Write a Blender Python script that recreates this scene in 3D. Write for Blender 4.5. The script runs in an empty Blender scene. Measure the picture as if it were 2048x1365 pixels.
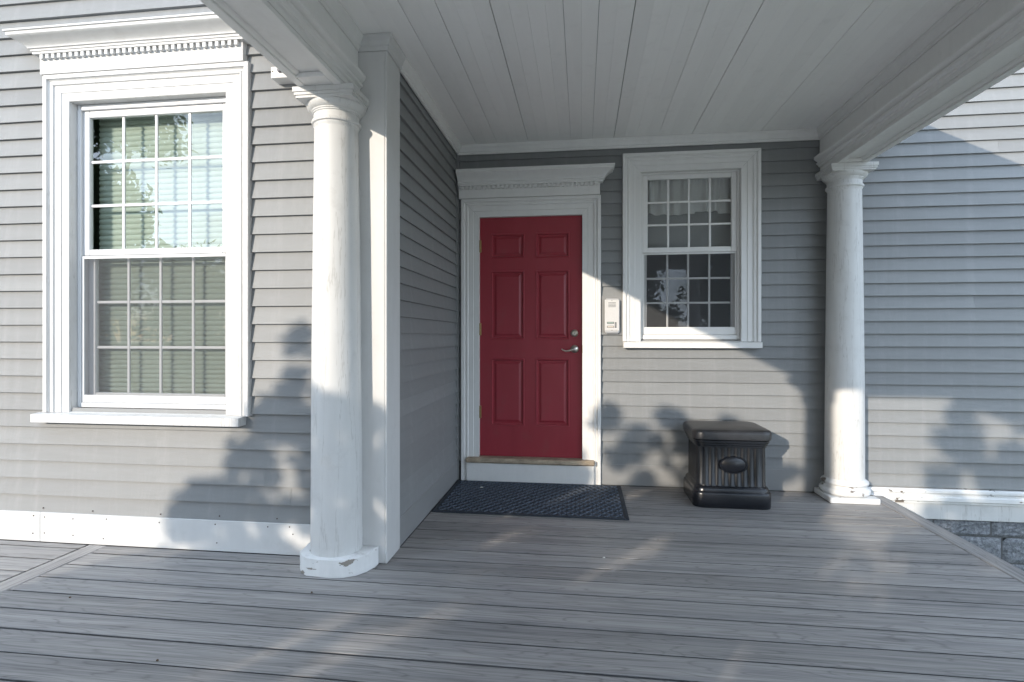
import bpy, bmesh, math, random
import numpy as np
from mathutils import Vector

random.seed(7)
rng = np.random.default_rng(11)
scene = bpy.context.scene
COL = scene.collection

# ------------------------------------------------------------------ camera
CAM_H = 1.2265
cam_data = bpy.data.cameras.new('camera')
cam_data.sensor_width = 36.0
cam_data.lens = 1090.0 / 2048.0 * 36.0
cam_data.shift_y = -10.0 / 2048.0
cam_data.clip_start = 0.05
cam_data.clip_end = 500.0
cam = bpy.data.objects.new('camera', cam_data)
COL.objects.link(cam)
cam.location = (0, 0, CAM_H)
cam.rotation_euler = (math.radians(90), 0, math.atan(140 / 1090.0))
scene.camera = cam

# ------------------------------------------------------------------ light
LT, LK = 0.60, 0.31                      # light travels (LT, 1, -LK)
elev = math.atan(LK / math.hypot(LT, 1.0))
azim = math.atan2(-LT, -1.0)             # direction towards the sun, from +Y to +X
world = bpy.data.worlds.new('World')
scene.world = world
world.use_nodes = True
wn = world.node_tree
bg = wn.nodes['Background']
sky = wn.nodes.new('ShaderNodeTexSky')
sky.sky_type = 'NISHITA'
sky.sun_disc = False
sky.sun_elevation = elev
sky.sun_rotation = azim
sky.air_density = 1.0
sky.dust_density = 0.25
sky.ozone_density = 2.0
# thin broken cloud over the whole sky
wtc = wn.nodes.new('ShaderNodeTexCoord')
wmap = wn.nodes.new('ShaderNodeMapping')
wmap.inputs['Scale'].default_value = (1.0, 1.0, 2.6)
wnoise = wn.nodes.new('ShaderNodeTexNoise')
wnoise.inputs['Scale'].default_value = 2.4
wnoise.inputs['Detail'].default_value = 7.0
wnoise.inputs['Roughness'].default_value = 0.58
wramp = wn.nodes.new('ShaderNodeValToRGB')
wramp.color_ramp.elements[0].position = 0.43
wramp.color_ramp.elements[1].position = 0.66
wmix = wn.nodes.new('ShaderNodeMixRGB')
wmix.inputs['Color2'].default_value = (26.0, 31.0, 38.0, 1)
wn.links.new(wtc.outputs['Generated'], wmap.inputs['Vector'])
wn.links.new(wmap.outputs['Vector'], wnoise.inputs['Vector'])
wn.links.new(wnoise.outputs['Fac'], wramp.inputs['Fac'])
wn.links.new(wramp.outputs['Color'], wmix.inputs['Fac'])
wn.links.new(sky.outputs['Color'], wmix.inputs['Color1'])
wn.links.new(wmix.outputs['Color'], bg.inputs['Color'])
bg.inputs['Strength'].default_value = 0.15

sun_data = bpy.data.lights.new('sun', 'SUN')
sun_data.energy = 3.5
sun_data.angle = math.radians(0.53)
sun_data.color = (1.0, 0.89, 0.755)
sun = bpy.data.objects.new('sun', sun_data)
COL.objects.link(sun)
sun.location = (-12, -20, 8)
sun.rotation_euler = Vector((LT, 1.0, -LK)).to_track_quat('-Z', 'Y').to_euler()

scene.view_settings.view_transform = 'Standard'
scene.view_settings.look = 'None'
scene.view_settings.exposure = 0.4
scene.view_settings.gamma = 1.0
scene.view_settings.use_curve_mapping = False
scene.render.engine = 'CYCLES'
scene.cycles.max_bounces = 10
scene.cycles.diffuse_bounces = 6
scene.cycles.transparent_max_bounces = 24
scene.render.resolution_x = 1024
scene.render.resolution_y = 682


# ------------------------------------------------------------------ materials
class NT:
    def __init__(self, name):
        self.m = bpy.data.materials.new(name)
        self.m.use_nodes = True
        self.t = self.m.node_tree
        self.p = self.t.nodes['Principled BSDF']
        self.out = self.t.nodes['Material Output']

    def n(self, typ, **kw):
        nd = self.t.nodes.new('ShaderNode' + typ)
        for k, v in kw.items():
            if k in nd.inputs:
                nd.inputs[k].default_value = v
            else:
                setattr(nd, k, v)
        return nd

    def l(self, a, b):
        self.t.links.new(a, b)

    def coords(self, scale=(1, 1, 1), jitter=True):
        tc = self.n('TexCoord')
        src = tc.outputs['Object']
        if jitter:
            oi = self.n('ObjectInfo')
            mu = self.n('VectorMath', operation='MULTIPLY_ADD')
            cb = self.n('CombineXYZ')
            for i in range(3):
                self.l(oi.outputs['Random'], cb.inputs[i])
            self.l(cb.outputs[0], mu.inputs[0])
            mu.inputs[1].default_value = (37.0, 53.0, 71.0)
            self.l(src, mu.inputs[2])
            src = mu.outputs[0]
        mp = self.n('Mapping')
        mp.inputs['Scale'].default_value = scale
        self.l(src, mp.inputs['Vector'])
        return mp.outputs['Vector']

    def noise(self, vec, scale, detail=4, rough=0.55, dist=0.0):
        nd = self.n('TexNoise', Scale=scale, Detail=detail, Roughness=rough, Distortion=dist)
        self.l(vec, nd.inputs['Vector'])
        return nd.outputs['Fac']

    def ramp(self, fac, stops):
        r = self.n('ValToRGB')
        el = r.color_ramp.elements
        while len(el) < len(stops):
            el.new(0.5)
        for e, (p, c) in zip(el, stops):
            e.position = p
            if not hasattr(c, '__len__'):
                c = (c, c, c)
            e.color = (*c[:3], 1)
        self.l(fac, r.inputs['Fac'])
        return r.outputs['Color']

    def mix(self, fac, a, b, mode='MIX'):
        m = self.n('MixRGB', blend_type=mode)
        for s, v in ((0, fac), (1, a), (2, b)):
            if hasattr(v, 'is_linked'):
                self.l(v, m.inputs[s])
            elif s == 0:
                m.inputs[0].default_value = v
            else:
                m.inputs[s].default_value = (*v, 1) if hasattr(v, '__len__') else (v, v, v, 1)
        return m.outputs[0]

    def objrand(self, lo, hi):
        oi = self.n('ObjectInfo')
        mr = self.n('MapRange')
        mr.inputs['To Min'].default_value = lo
        mr.inputs['To Max'].default_value = hi
        self.l(oi.outputs['Random'], mr.inputs['Value'])
        return mr.outputs['Result']

    def bump(self, h, strength=0.2, dist=0.002):
        b = self.n('Bump', Strength=strength, Distance=dist)
        self.l(h, b.inputs['Height'])
        self.l(b.outputs['Normal'], self.p.inputs['Normal'])

    def base(self, c, rough=0.6, spec=0.4):
        if hasattr(c, 'is_linked'):
            self.l(c, self.p.inputs['Base Color'])
        else:
            self.p.inputs['Base Color'].default_value = (*c, 1)
        self.p.inputs['Roughness'].default_value = rough
        self.p.inputs['Specular IOR Level'].default_value = spec


def mat_paint(name, col, var=0.06, rough=0.5, grime=0.0, chips=0.0, streak=(6, 6, 1.2), bump=0.15, orand=0.0,
              chipcol=(0.16, 0.135, 0.11)):
    k = NT(name)
    v = k.coords(streak)
    n1 = k.noise(v, 3.0, 5, 0.6)
    c = k.ramp(n1, [(0.25, tuple(x * (1 - var) for x in col)), (0.75, tuple(min(0.9, x * (1 + var)) for x in col))])
    v2 = k.coords((1, 1, 1))
    if grime:
        g = k.noise(v2, 9.0, 8, 0.7)
        gf = k.ramp(g, [(0.55, 0.0), (0.78, grime)])
        c = k.mix(gf, c, (0.22, 0.20, 0.17))
    if 'worn' in name:
        q = k.noise(k.coords((9, 9, 0.55)), 1.0, 6, 0.6)
        c = k.mix(k.ramp(q, [(0.494, 0.0), (0.4975, 0.45), (0.5025, 0.45), (0.506, 0.0)]), c, (0.30, 0.285, 0.26))
    if orand:
        r = k.objrand(1 - orand, 1 + orand)
        c = k.mix(1.0, c, r, 'MULTIPLY')
    h = k.noise(k.coords((1, 1, 1)), 160.0, 3, 0.6)
    h2 = k.noise(v, 28.0, 4, 0.6)
    hh = k.mix(0.5, h, h2)
    if chips:
        q = k.noise(k.coords((1.0, 1.0, 2.2)), 7.0, 6, 0.62)
        lo = 0.70 - chips
        cf = k.ramp(q, [(lo, 0.0), (lo + 0.015, 1.0)])
        c = k.mix(cf, c, chipcol)
        inv = k.ramp(q, [(lo, 1.0), (lo + 0.012, 0.0)])
        hh = k.mix(0.7, hh, inv)
    k.base(c, rough, 0.35)
    k.bump(hh, bump, 0.002)
    return k.m


M = {}
M['white'] = mat_paint('white_trim_paint', (0.71, 0.70, 0.68), 0.03, 0.45, grime=0.12)  # brighter copy of the white, for trim in the porch shade
M['white_sun_dimmed'] = mat_paint('sun_dimmed_white_paint', (0.56, 0.557, 0.546), 0.04, 0.5, grime=0.16)  # same white darkened so trim in full sun does not clip
M['white_worn'] = mat_paint('worn_white_paint', (0.59, 0.585, 0.57), 0.05, 0.5, grime=0.22, bump=0.45)  # worn and cracked; base also darkened against full sun
M['white_peel'] = mat_paint('peeling_white_paint', (0.63, 0.627, 0.615), 0.05, 0.55, grime=0.32, chips=0.10, bump=0.5)
M['white_rot'] = mat_paint('rotting_white_paint', (0.72, 0.715, 0.70), 0.06, 0.6, grime=0.7, chips=0.108, bump=0.9, chipcol=(0.26, 0.235, 0.20))
M['vinyl'] = mat_paint('white_vinyl', (0.64, 0.64, 0.64), 0.012, 0.35, bump=0.03)
M['ceiling'] = mat_paint('ceiling_paint', (0.88, 0.87, 0.845), 0.02, 0.5, grime=0.10, streak=(8, 0.7, 8), orand=0.03)
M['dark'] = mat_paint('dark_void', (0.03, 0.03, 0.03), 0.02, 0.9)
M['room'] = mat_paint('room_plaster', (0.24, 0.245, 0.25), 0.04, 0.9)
M['sheath'] = mat_paint('sheathing', (0.10, 0.10, 0.10), 0.05, 0.9)
M['grey_trim'] = mat_paint('grey_trim_paint', (0.24, 0.242, 0.24), 0.04, 0.5, grime=0.10, streak=(1.2, 1.2, 6), orand=0.02)
M['roof'] = mat_paint('roof_felt', (0.10, 0.10, 0.10), 0.1, 0.9)


def mat_siding():
    k = NT('grey_clapboard_paint')
    v = k.coords((0.8, 0.8, 7.0))
    n1 = k.noise(v, 4.0, 6, 0.62)
    base = (0.214, 0.219, 0.219)
    c = k.ramp(n1, [(0.2, tuple(x * 0.95 for x in base)), (0.8, tuple(x * 1.06 for x in base))])
    # chalky runs: vertical streaks that keep their place from board to board
    tc = k.n('TexCoord')
    geo = k.n('NewGeometry')
    mp = k.n('Mapping')
    mp.inputs['Scale'].default_value = (14.0, 14.0, 0.35)
    k.l(geo.outputs['Position'], mp.inputs['Vector'])
    s = k.noise(mp.outputs['Vector'], 1.0, 6, 0.7)
    sf = k.ramp(s, [(0.50, 0.0), (0.72, 0.30)])
    c = k.mix(sf, c, (0.31, 0.312, 0.308))
    d = k.noise(k.coords((1.5, 1.5, 5)), 11.0, 8, 0.72)
    df = k.ramp(d, [(0.60, 0.0), (0.80, 0.35)])
    c = k.mix(df, c, (0.15, 0.148, 0.14))
    r = k.objrand(0.93, 1.07)
    c = k.mix(1.0, c, r, 'MULTIPLY')
    k.base(c, 0.52, 0.35)
    h = k.noise(k.coords((2, 2, 40)), 9.0, 5, 0.65)
    h2 = k.noise(k.coords((1, 1, 1)), 90.0, 3, 0.6)
    k.bump(k.mix(0.5, h, h2), 0.28, 0.0025)
    return k.m


M['siding'] = mat_siding()


def mat_deck(name, along='x'):
    k = NT(name)
    sx = (1.0, 1.0, 1.0)
    sc = (lambda a, b: (a, b, b)) if along == 'x' else (lambda a, b: (b, a, b))
    broad = k.noise(k.coords(sc(0.55, 26.0)), 1.0, 5, 0.6, 0.3)
    c = k.ramp(broad, [(0.22, (0.16, 0.158, 0.162)), (0.5, (0.282, 0.269, 0.260)), (0.80, (0.37, 0.35, 0.33))])
    fine = k.noise(k.coords(sc(2.6, 150.0)), 1.0, 4, 0.65)
    ff = k.ramp(fine, [(0.28, 0.50), (0.50, 1.0), (0.75, 1.16)])
    c = k.mix(1.0, c, ff, 'MULTIPLY')
    # cathedral figure: contour lines of a stretched field
    fld = k.noise(k.coords(sc(0.9, 9.0)), 1.0, 2, 0.45)
    mu = k.n('Math', operation='MULTIPLY')
    mu.inputs[1].default_value = 34.0
    k.l(fld, mu.inputs[0])
    fr = k.n('Math', operation='PINGPONG')
    fr.inputs[1].default_value = 1.0
    k.l(mu.outputs[0], fr.inputs[0])
    rf = k.ramp(fr.outputs[0], [(0.0, 0.62), (0.25, 1.0), (1.0, 1.05)])
    c = k.mix(0.75, c, k.mix(1.0, c, rf, 'MULTIPLY'))
    dust = k.noise(k.coords((1, 1, 1)), 2.3, 5, 0.65)
    df = k.ramp(dust, [(0.45, 0.0), (0.75, 0.30)])
    c = k.mix(df, c, (0.31, 0.297, 0.277))
    c = k.mix(1.0, c, k.objrand(0.86, 1.14), 'MULTIPLY')
    k.base(c, 0.50, 0.5)
    rr = k.ramp(fine, [(0.3, 0.62), (0.7, 0.42)])
    k.l(rr, k.p.inputs['Roughness'])
    k.bump(k.mix(0.4, fine, rf), 0.30, 0.002)
    return k.m


M['deck'] = mat_deck('composite_deck_board', 'x')
M['deck_y'] = mat_deck('composite_border_board', 'y')


def mat_simple(name, col, rough, metal=0.0, spec=0.5, nscale=40, var=0.1, bump=0.1):
    k = NT(name)
    n1 = k.noise(k.coords((1, 1, 1)), nscale, 5, 0.6)
    c = k.ramp(n1, [(0.25, tuple(x * (1 - var) for x in col)), (0.75, tuple(x * (1 + var) for x in col))])
    k.base(c, rough, spec)
    k.p.inputs['Metallic'].default_value = metal
    if bump:
        k.bump(n1, bump, 0.001)
    return k.m


def mat_door():
    k = NT('red_door_paint')
    n1 = k.noise(k.coords((4, 4, 0.8), False), 2.0, 5, 0.6)
    c = k.ramp(n1, [(0.25, (0.265, 0.024, 0.036)), (0.75, (0.315, 0.031, 0.046))])
    d = k.noise(k.coords((1, 1, 1), False), 5.0, 7, 0.7)
    c = k.mix(k.ramp(d, [(0.55, 0.0), (0.80, 0.35)]), c, (0.19, 0.07, 0.065))
    k.base(c, 0.38, 0.45)
    k.l(k.ramp(k.noise(k.coords((2, 2, 1), False), 3.0, 6, 0.65), [(0.3, 0.27), (0.7, 0.50)]), k.p.inputs['Roughness'])
    g = k.noise(k.coords((55, 55, 2.0), False), 3.0, 5, 0.6, 0.4)
    k.bump(g, 0.22, 0.002)
    return k.m


M['red'] = mat_door()
M['nickel'] = mat_simple('satin_nickel', (0.62, 0.58, 0.52), 0.28, 1.0, 0.5, 90, 0.05, 0.03)
M['brass'] = mat_simple('dull_brass', (0.28, 0.20, 0.09), 0.42, 1.0, 0.5, 60, 0.25, 0.1)
M['oak'] = mat_simple('weathered_oak', (0.36, 0.29, 0.21), 0.6, 0.0, 0.4, 14, 0.4, 0.3)
M['box'] = mat_simple('black_moulded_plastic', (0.006, 0.007, 0.010), 0.26, 0.0, 0.45, 120, 0.25, 0.12)
M['boxlid'] = mat_simple('mottled_black_plastic', (0.020, 0.020, 0.022), 0.34, 0.0, 0.5, 9, 0.55, 0.12)  # lid black, lighter and more mottled than the body
M['mat'] = mat_simple('blue_grey_rubber', (0.034, 0.041, 0.052), 0.72, 0.0, 0.35, 60, 0.4, 0.3)
M['mattop'] = mat_simple('blue_grey_carpet_rib', (0.088, 0.105, 0.132), 0.85, 0.0, 0.25, 120, 0.5, 0.5)
M['silver'] = mat_simple('silver_panel', (0.66, 0.64, 0.62), 0.42, 0.35, 0.5, 70, 0.04, 0.03)
M['intercom'] = mat_simple('pale_grey_case', (0.52, 0.52, 0.53), 0.45, 0.0, 0.5, 50, 0.04, 0.03)
M['plate_green'] = mat_simple('green_name_plate', (0.30, 0.38, 0.33), 0.4, 0.0, 0.5, 40, 0.1, 0.0)
M['plate_cream'] = mat_simple('cream_name_plate', (0.66, 0.58, 0.50), 0.4, 0.0, 0.5, 40, 0.1, 0.0)
M['black'] = mat_simple('black_plastic', (0.03, 0.03, 0.032), 0.5, 0.0, 0.5, 40, 0.1, 0.0)
M['lens'] = mat_simple('grey_lens', (0.16, 0.15, 0.17), 0.2, 0.0, 0.6, 40, 0.1, 0.0)
M['rust'] = mat_simple('rusty_nail', (0.07, 0.055, 0.045), 0.8, 0.3, 0.3, 80, 0.3, 0.1)
M['leafdry'] = mat_simple('dry_leaf', (0.10, 0.065, 0.04), 0.8, 0.0, 0.3, 60, 0.4, 0.2)
M['chip'] = mat_simple('paint_chip', (0.62, 0.60, 0.56), 0.7, 0.0, 0.3, 60, 0.1, 0.1)
M['mortar'] = mat_simple('pale_mortar', (0.42, 0.41, 0.39), 0.9, 0.0, 0.2, 60, 0.12, 0.4)
M['bark'] = mat_simple('bark', (0.085, 0.065, 0.05), 0.9, 0.0, 0.2, 18, 0.4, 0.8)


def mat_block():
    k = NT('split_face_block')
    n1 = k.noise(k.coords((1, 1, 1)), 55.0, 6, 0.75)
    c = k.ramp(n1, [(0.28, (0.055, 0.062, 0.07)), (0.5, (0.19, 0.20, 0.215)), (0.72, (0.37, 0.375, 0.385))])
    k.base(c, 0.85, 0.3)
    n2 = k.noise(k.coords((1, 1, 1)), 26.0, 5, 0.7)
    k.bump(n2, 0.9, 0.012)
    return k.m


M['block'] = mat_block()


def mat_ground(name, c0, c1, scale):
    k = NT(name)
    n1 = k.noise(k.coords((1, 1, 1), False), scale, 8, 0.7)
    n2 = k.noise(k.coords((1, 1, 1), False), scale * 0.05, 4, 0.6)
    c = k.ramp(n1, [(0.3, c0), (0.7, c1)])
    f = k.ramp(n2, [(0.3, 0.8), (0.7, 1.15)])
    c = k.mix(1.0, c, f, 'MULTIPLY')
    k.base(c, 0.9, 0.2)
    k.bump(n1, 0.6, 0.02)
    return k.m


M['lawn'] = mat_ground('dry_lawn', (0.13, 0.135, 0.075), (0.24, 0.225, 0.15), 6.0)
M['drive'] = mat_ground('bounce_drive_concrete', (0.50, 0.47, 0.42), (0.60, 0.565, 0.51), 14.0)


def mat_leaf(name, c0, c1):
    k = NT(name)
    n1 = k.noise(k.coords((1, 1, 1), False), 3.0, 4, 0.6)
    c = k.ramp(n1, [(0.3, c0), (0.7, c1)])
    k.base(c, 0.55, 0.35)
    tr = k.n('BsdfTranslucent')
    k.l(c, tr.inputs['Color'])
    ms = k.n('MixShader')
    ms.inputs[0].default_value = 0.3
    k.l(k.p.outputs[0], ms.inputs[1])
    k.l(tr.outputs[0], ms.inputs[2])
    k.l(ms.outputs[0], k.out.inputs['Surface'])
    return k.m


M['leaf'] = mat_leaf('green_leaf', (0.035, 0.06, 0.018), (0.085, 0.12, 0.035))
M['leaf2'] = mat_leaf('yellow_green_leaf', (0.06, 0.075, 0.02), (0.12, 0.13, 0.045))


def mat_glass(name, tint, refl):
    k = NT(name)
    tr = k.n('BsdfTransparent')
    tr.inputs['Color'].default_value = (*tint, 1)
    gl = k.n('BsdfGlossy')
    gl.inputs['Roughness'].default_value = 0.004
    gl.inputs['Color'].default_value = (1, 1, 1, 1)
    fr = k.n('Fresnel')
    fr.inputs['IOR'].default_value = 1.5
    wob = k.noise(k.coords((1, 1, 1), True), 2.2, 2, 0.5)
    b = k.n('Bump', Strength=0.02, Distance=0.02)
    k.l(wob, b.inputs['Height'])
    k.l(b.outputs['Normal'], gl.inputs['Normal'])
    mu = k.n('Math', operation='MULTIPLY')
    mu.use_clamp = True
    mu.inputs[1].default_value = refl
    k.l(fr.outputs[0], mu.inputs[0])
    geo = k.n('NewGeometry')                 # the far side of the thin pane only lets light through
    inv = k.n('Math', operation='SUBTRACT')
    inv.inputs[0].default_value = 1.0
    k.l(geo.outputs['Backfacing'], inv.inputs[1])
    mu2 = k.n('Math', operation='MULTIPLY')
    k.l(mu.outputs[0], mu2.inputs[0])
    k.l(inv.outputs[0], mu2.inputs[1])
    ms = k.n('MixShader')
    k.l(mu2.outputs[0], ms.inputs[0])
    k.l(tr.outputs[0], ms.inputs[1])
    k.l(gl.outputs[0], ms.inputs[2])
    k.l(ms.outputs[0], k.out.inputs['Surface'])
    return k.m


M['glass'] = mat_glass('window_glass', (0.95, 0.962, 0.957), 1.55)


def mat_screen():
    k = NT('insect_screen_mesh')
    tr = k.n('BsdfTransparent')
    df = k.n('BsdfDiffuse')
    df.inputs['Color'].default_value = (0.13, 0.13, 0.135, 1)
    n1 = k.noise(k.coords((1, 1, 1)), 300.0, 2, 0.6)
    f = k.ramp(n1, [(0.3, 0.30), (0.7, 0.40)])
    ms = k.n('MixShader')
    k.l(f, ms.inputs[0])
    k.l(tr.outputs[0], ms.inputs[1])
    k.l(df.outputs[0], ms.inputs[2])
    k.l(ms.outputs[0], k.out.inputs['Surface'])
    return k.m


M['screen'] = mat_screen()


def mat_cloth(name, col, tl):
    k = NT(name)
    n1 = k.noise(k.coords((1, 1, 1)), 120.0, 4, 0.6)
    c = k.ramp(n1, [(0.3, tuple(x * 0.94 for x in col)), (0.7, tuple(x * 1.05 for x in col))])
    k.base(c, 0.9, 0.1)
    tr = k.n('BsdfTranslucent')
    k.l(c, tr.inputs['Color'])
    ms = k.n('MixShader')
    ms.inputs[0].default_value = tl
    k.l(k.p.outputs[0], ms.inputs[1])
    k.l(tr.outputs[0], ms.inputs[2])
    k.l(ms.outputs[0], k.out.inputs['Surface'])
    return k.m


M['shade'] = mat_cloth('pleated_shade_fabric', (0.42, 0.475, 0.405), 0.12)
M['lace'] = mat_cloth('white_lace', (0.74, 0.73, 0.72), 0.3)


# ------------------------------------------------------------------ mesh helpers
class B:
    def __init__(self):
        self.v = []
        self.f = []

    def add(self, vs, fs):
        o = len(self.v)
        self.v += [tuple(p) for p in vs]
        self.f += [tuple(i + o for i in f) for f in fs]
        return self

    def box(self, x0, x1, y0, y1, z0, z1):
        x0, x1 = min(x0, x1), max(x0, x1)
        y0, y1 = min(y0, y1), max(y0, y1)
        z0, z1 = min(z0, z1), max(z0, z1)
        vs = [(x0, y0, z0), (x1, y0, z0), (x1, y1, z0), (x0, y1, z0), (x0, y0, z1), (x1, y0, z1), (x1, y1, z1), (x0, y1, z1)]
        return self.add(vs, [(3, 2, 1, 0), (4, 5, 6, 7), (0, 1, 5, 4), (1, 2, 6, 5), (2, 3, 7, 6), (3, 0, 4, 7)])

    def cbox(self, x0, x1, y0, y1, z0, z1, b=0.003):
        x0, x1 = min(x0, x1), max(x0, x1)
        y0, y1 = min(y0, y1), max(y0, y1)
        z0, z1 = min(z0, z1), max(z0, z1)
        b = min(b, (x1 - x0) * 0.45, (y1 - y0) * 0.45, (z1 - z0) * 0.45)
        bm = bmesh.new()
        bmesh.ops.create_cube(bm, size=1.0)
        for v in bm.verts:
            v.co = ((x0 + x1) / 2 + v.co.x * (x1 - x0), (y0 + y1) / 2 + v.co.y * (y1 - y0), (z0 + z1) / 2 + v.co.z * (z1 - z0))
        bmesh.ops.bevel(bm, geom=list(bm.edges), offset=b, segments=1, affect='EDGES', profile=0.5)
        bm.verts.index_update()
        self.add([v.co[:] for v in bm.verts], [[v.index for v in f.verts] for f in bm.faces])
        bm.free()
        return self

    def prism(self, a, b):
        """closed prism between two matching outlines (lists of 3-D points)"""
        n = len(a)
        fs = [(i, (i + 1) % n, n + (i + 1) % n, n + i) for i in range(n)]
        fs += [tuple(range(n - 1, -1, -1)), tuple(range(n, 2 * n))]
        return self.add(list(a) + list(b), fs)

    def loft(self, loops, cap0=True, cap1=True, closed=True):
        n = len(loops[0])
        vs = [p for lp in loops for p in lp]
        fs = []
        for k in range(len(loops) - 1):
            for i in range(n if closed else n - 1):
                j = (i + 1) % n
                fs.append((k * n + i, k * n + j, (k + 1) * n + j, (k + 1) * n + i))
        if cap0:
            fs.append(tuple(range(n - 1, -1, -1)))
        if cap1:
            m = (len(loops) - 1) * n
            fs.append(tuple(range(m, m + n)))
        return self.add(vs, fs)

    def lathe(self, prof, cx, cy, n=48, axis='z', c3=0.0):
        loops = []
        for r, h in prof:
            lp = []
            for i in range(n):
                a = 2 * math.pi * i / n
                if axis == 'z':
                    lp.append((cx + r * math.cos(a), cy + r * math.sin(a), h))
                else:                              # axis -y : (cx, cz) centre, h = y
                    lp.append((cx + r * math.cos(a), h, cy + r * math.sin(a)))
            loops.append(lp)
        return self.loft(loops)

    def tube(self, path, rad, n=8):
        path = [Vector(p) for p in path]
        loops = []
        for i, p in enumerate(path):
            t = (path[min(i + 1, len(path) - 1)] - path[max(i - 1, 0)]).normalized()
            u = t.cross(Vector((0.13, 0.31, 0.94)))
            if u.length < 1e-3:
                u = t.cross(Vector((1, 0, 0)))
            u.normalize()
            w = t.cross(u)
            r = rad[i] if hasattr(rad, '__len__') else rad
            loops.append([tuple(p + (u * math.cos(2 * math.pi * k / n) + w * math.sin(2 * math.pi * k / n)) * r) for k in range(n)])
        return self.loft(loops)

    def make(self, name, mat, parent=None, smooth=None):
        vs = np.array(self.v, dtype=float)
        c = (vs.min(0) + vs.max(0)) / 2
        me = bpy.data.meshes.new(name)
        me.from_pydata((vs - c).tolist(), [], self.f)
        me.update()
        bm = bmesh.new()
        bm.from_mesh(me)
        bmesh.ops.recalc_face_normals(bm, faces=bm.faces)
        bm.to_mesh(me)
        bm.free()
        if smooth is not None:
            me.shade_smooth()
            me.set_sharp_from_angle(angle=math.radians(smooth))
        me.materials.append(M[mat] if isinstance(mat, str) else mat)
        o = bpy.data.objects.new(name, me)
        COL.objects.link(o)
        p = Vector(c)
        if parent is not None:
            o.parent = parent
            p = p - wpos(parent)
        o.location = p
        return o


def wpos(o):
    p = Vector(o.location)
    while o.parent:
        o = o.parent
        p = p + Vector(o.location)
    return p


def thing(name, loc, label=None, cat=None, group=None, kind=None):
    o = bpy.data.objects.new(name, None)
    o.empty_display_size = 0.1
    COL.objects.link(o)
    o.location = loc
    return tag(o, label, cat, group, kind or ('thing' if cat else None))


def tag(o, label=None, cat=None, group=None, kind=None):
    if label:
        o['label'] = label
    if cat:
        o['category'] = cat
    if group:
        o['group'] = group
    if kind:
        o['kind'] = kind
    return o


def bx(name, mat, parent, x0, x1, y0, y1, z0, z1, b=0.003):
    return B().cbox(x0, x1, y0, y1, z0, z1, b).make(name, mat, parent)


# ------------------------------------------------------------------ geometry constants
YL, YE, XS = 2.895, 4.575, -1.078        # sheathing planes: street wall, entry wall, side wall
CEIL = 2.842
ZB = 2.495                               # underside of the porch beams
P0 = 0.098                               # clapboard exposure at the entry
P1 = 0.1017                              # clapboard exposure on the street wall

# ------------------------------------------------------------------ ground
def sheet(name, mat, x0, x1, y0, y1, z, label=None):
    o = B().add([(x0, y0, z), (x1, y0, z), (x1, y1, z), (x0, y1, z)], [(0, 1, 2, 3)]).make(name, mat)
    return tag(o, label, kind='structure')


sheet('ground', 'lawn', -150, 150, -150, 150, -0.65, 'dry lawn around the house')
sheet('bounce_driveway', 'drive', -40, 40, -12.0, -1.35, -0.646, 'pale concrete drive added in front of the porch to bounce light')  # unseen sheet, kept wide and pale to bounce light into the porch

# ------------------------------------------------------------------ deck
deck = thing('deck', (0, 0, 0), 'weathered grey composite porch deck', kind='structure')
PITCH = 0.151
GAP = 0.0105
lines = [2.152 + PITCH * n for n in range(-22, 16)]
lines.append(4.548)
TH = 0.026


def deck_board(x0, x1, y0, y1, mat='deck'):
    dz = random.uniform(-0.0012, 0.0006)
    a, b = y0 + GAP / 2, y1 - GAP / 2
    c, g = 0.0014, 0.016
    pr = [(a, dz - 0.0012), (a + c * 0.5, dz - 0.0004), (a + c, dz), (b - c, dz), (b - c * 0.5, dz - 0.0004), (b, dz - 0.0012), (b, dz - 0.0018), (b - g, dz - 0.003),
          (b - g, -0.018), (b - 0.001, -0.019), (b - 0.001, -TH), (a + 0.001, -TH), (a + 0.001, -0.019), (a + g, -0.018), (a + g, dz - 0.003), (a, dz - 0.0018)]
    return B().prism([(x0, p, q) for p, q in pr], [(x1, p, q) for p, q in pr]).make('deck_board', mat, deck)


for i in range(len(lines) - 1):
    a, b = lines[i], lines[i + 1]
    x0 = -2.752
    x1 = 2.168
    if a > 2.85:
        x0 = -1.046
    if a < 2.856 < b:
        deck_board(-2.752, -1.083, a, 2.862)
        x0 = -1.080
    cuts = []
    if 3.95 < (a + b) / 2 < 4.12:
        cuts = [1.905]
    if b > 4.40 and a > 4.3:
        cuts = [1.585]
    if abs((a + b) / 2 - 1.6) < 0.08:
        cuts = [-0.8]
    ends = [x0] + cuts + [x1]
    for p, q in zip(ends[:-1], ends[1:]):
        deck_board(p + (0.0015 if p in cuts else 0), q - (0.0015 if q in cuts else 0), a, b)
ll = [2.862] + [2.800 - PITCH * n for n in range(0, 26)]
for a, b in zip(ll[1:], ll[:-1]):
    deck_board(-6.5, -2.883, a, b)
bx('border_board', 'deck_y', deck, -2.870, -2.757, -1.17, 2.861, -TH, 0.001, 0.004)
bx('border_board', 'deck_y', deck, 2.174, 2.290, -1.17, 4.512, -TH, 0.002, 0.006)
bx('border_board', 'deck', deck, -2.755, 2.172, -1.29, -1.176, -TH, 0.001, 0.004)
bx('fascia_board', 'deck_y', deck, 2.245, 2.268, -1.17, 4.515, -0.62, -TH - 0.002, 0.003)
bx('fascia_board', 'deck', deck, -6.5, 2.24, -1.26, -1.235, -0.62, -TH - 0.002, 0.003)
B().box(-6.4, 2.24, -1.22, 4.54, -0.060, -0.056).make('gap_shade_sheet', 'dark', deck)  # dark sheet added so the gaps between boards look shaded
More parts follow.
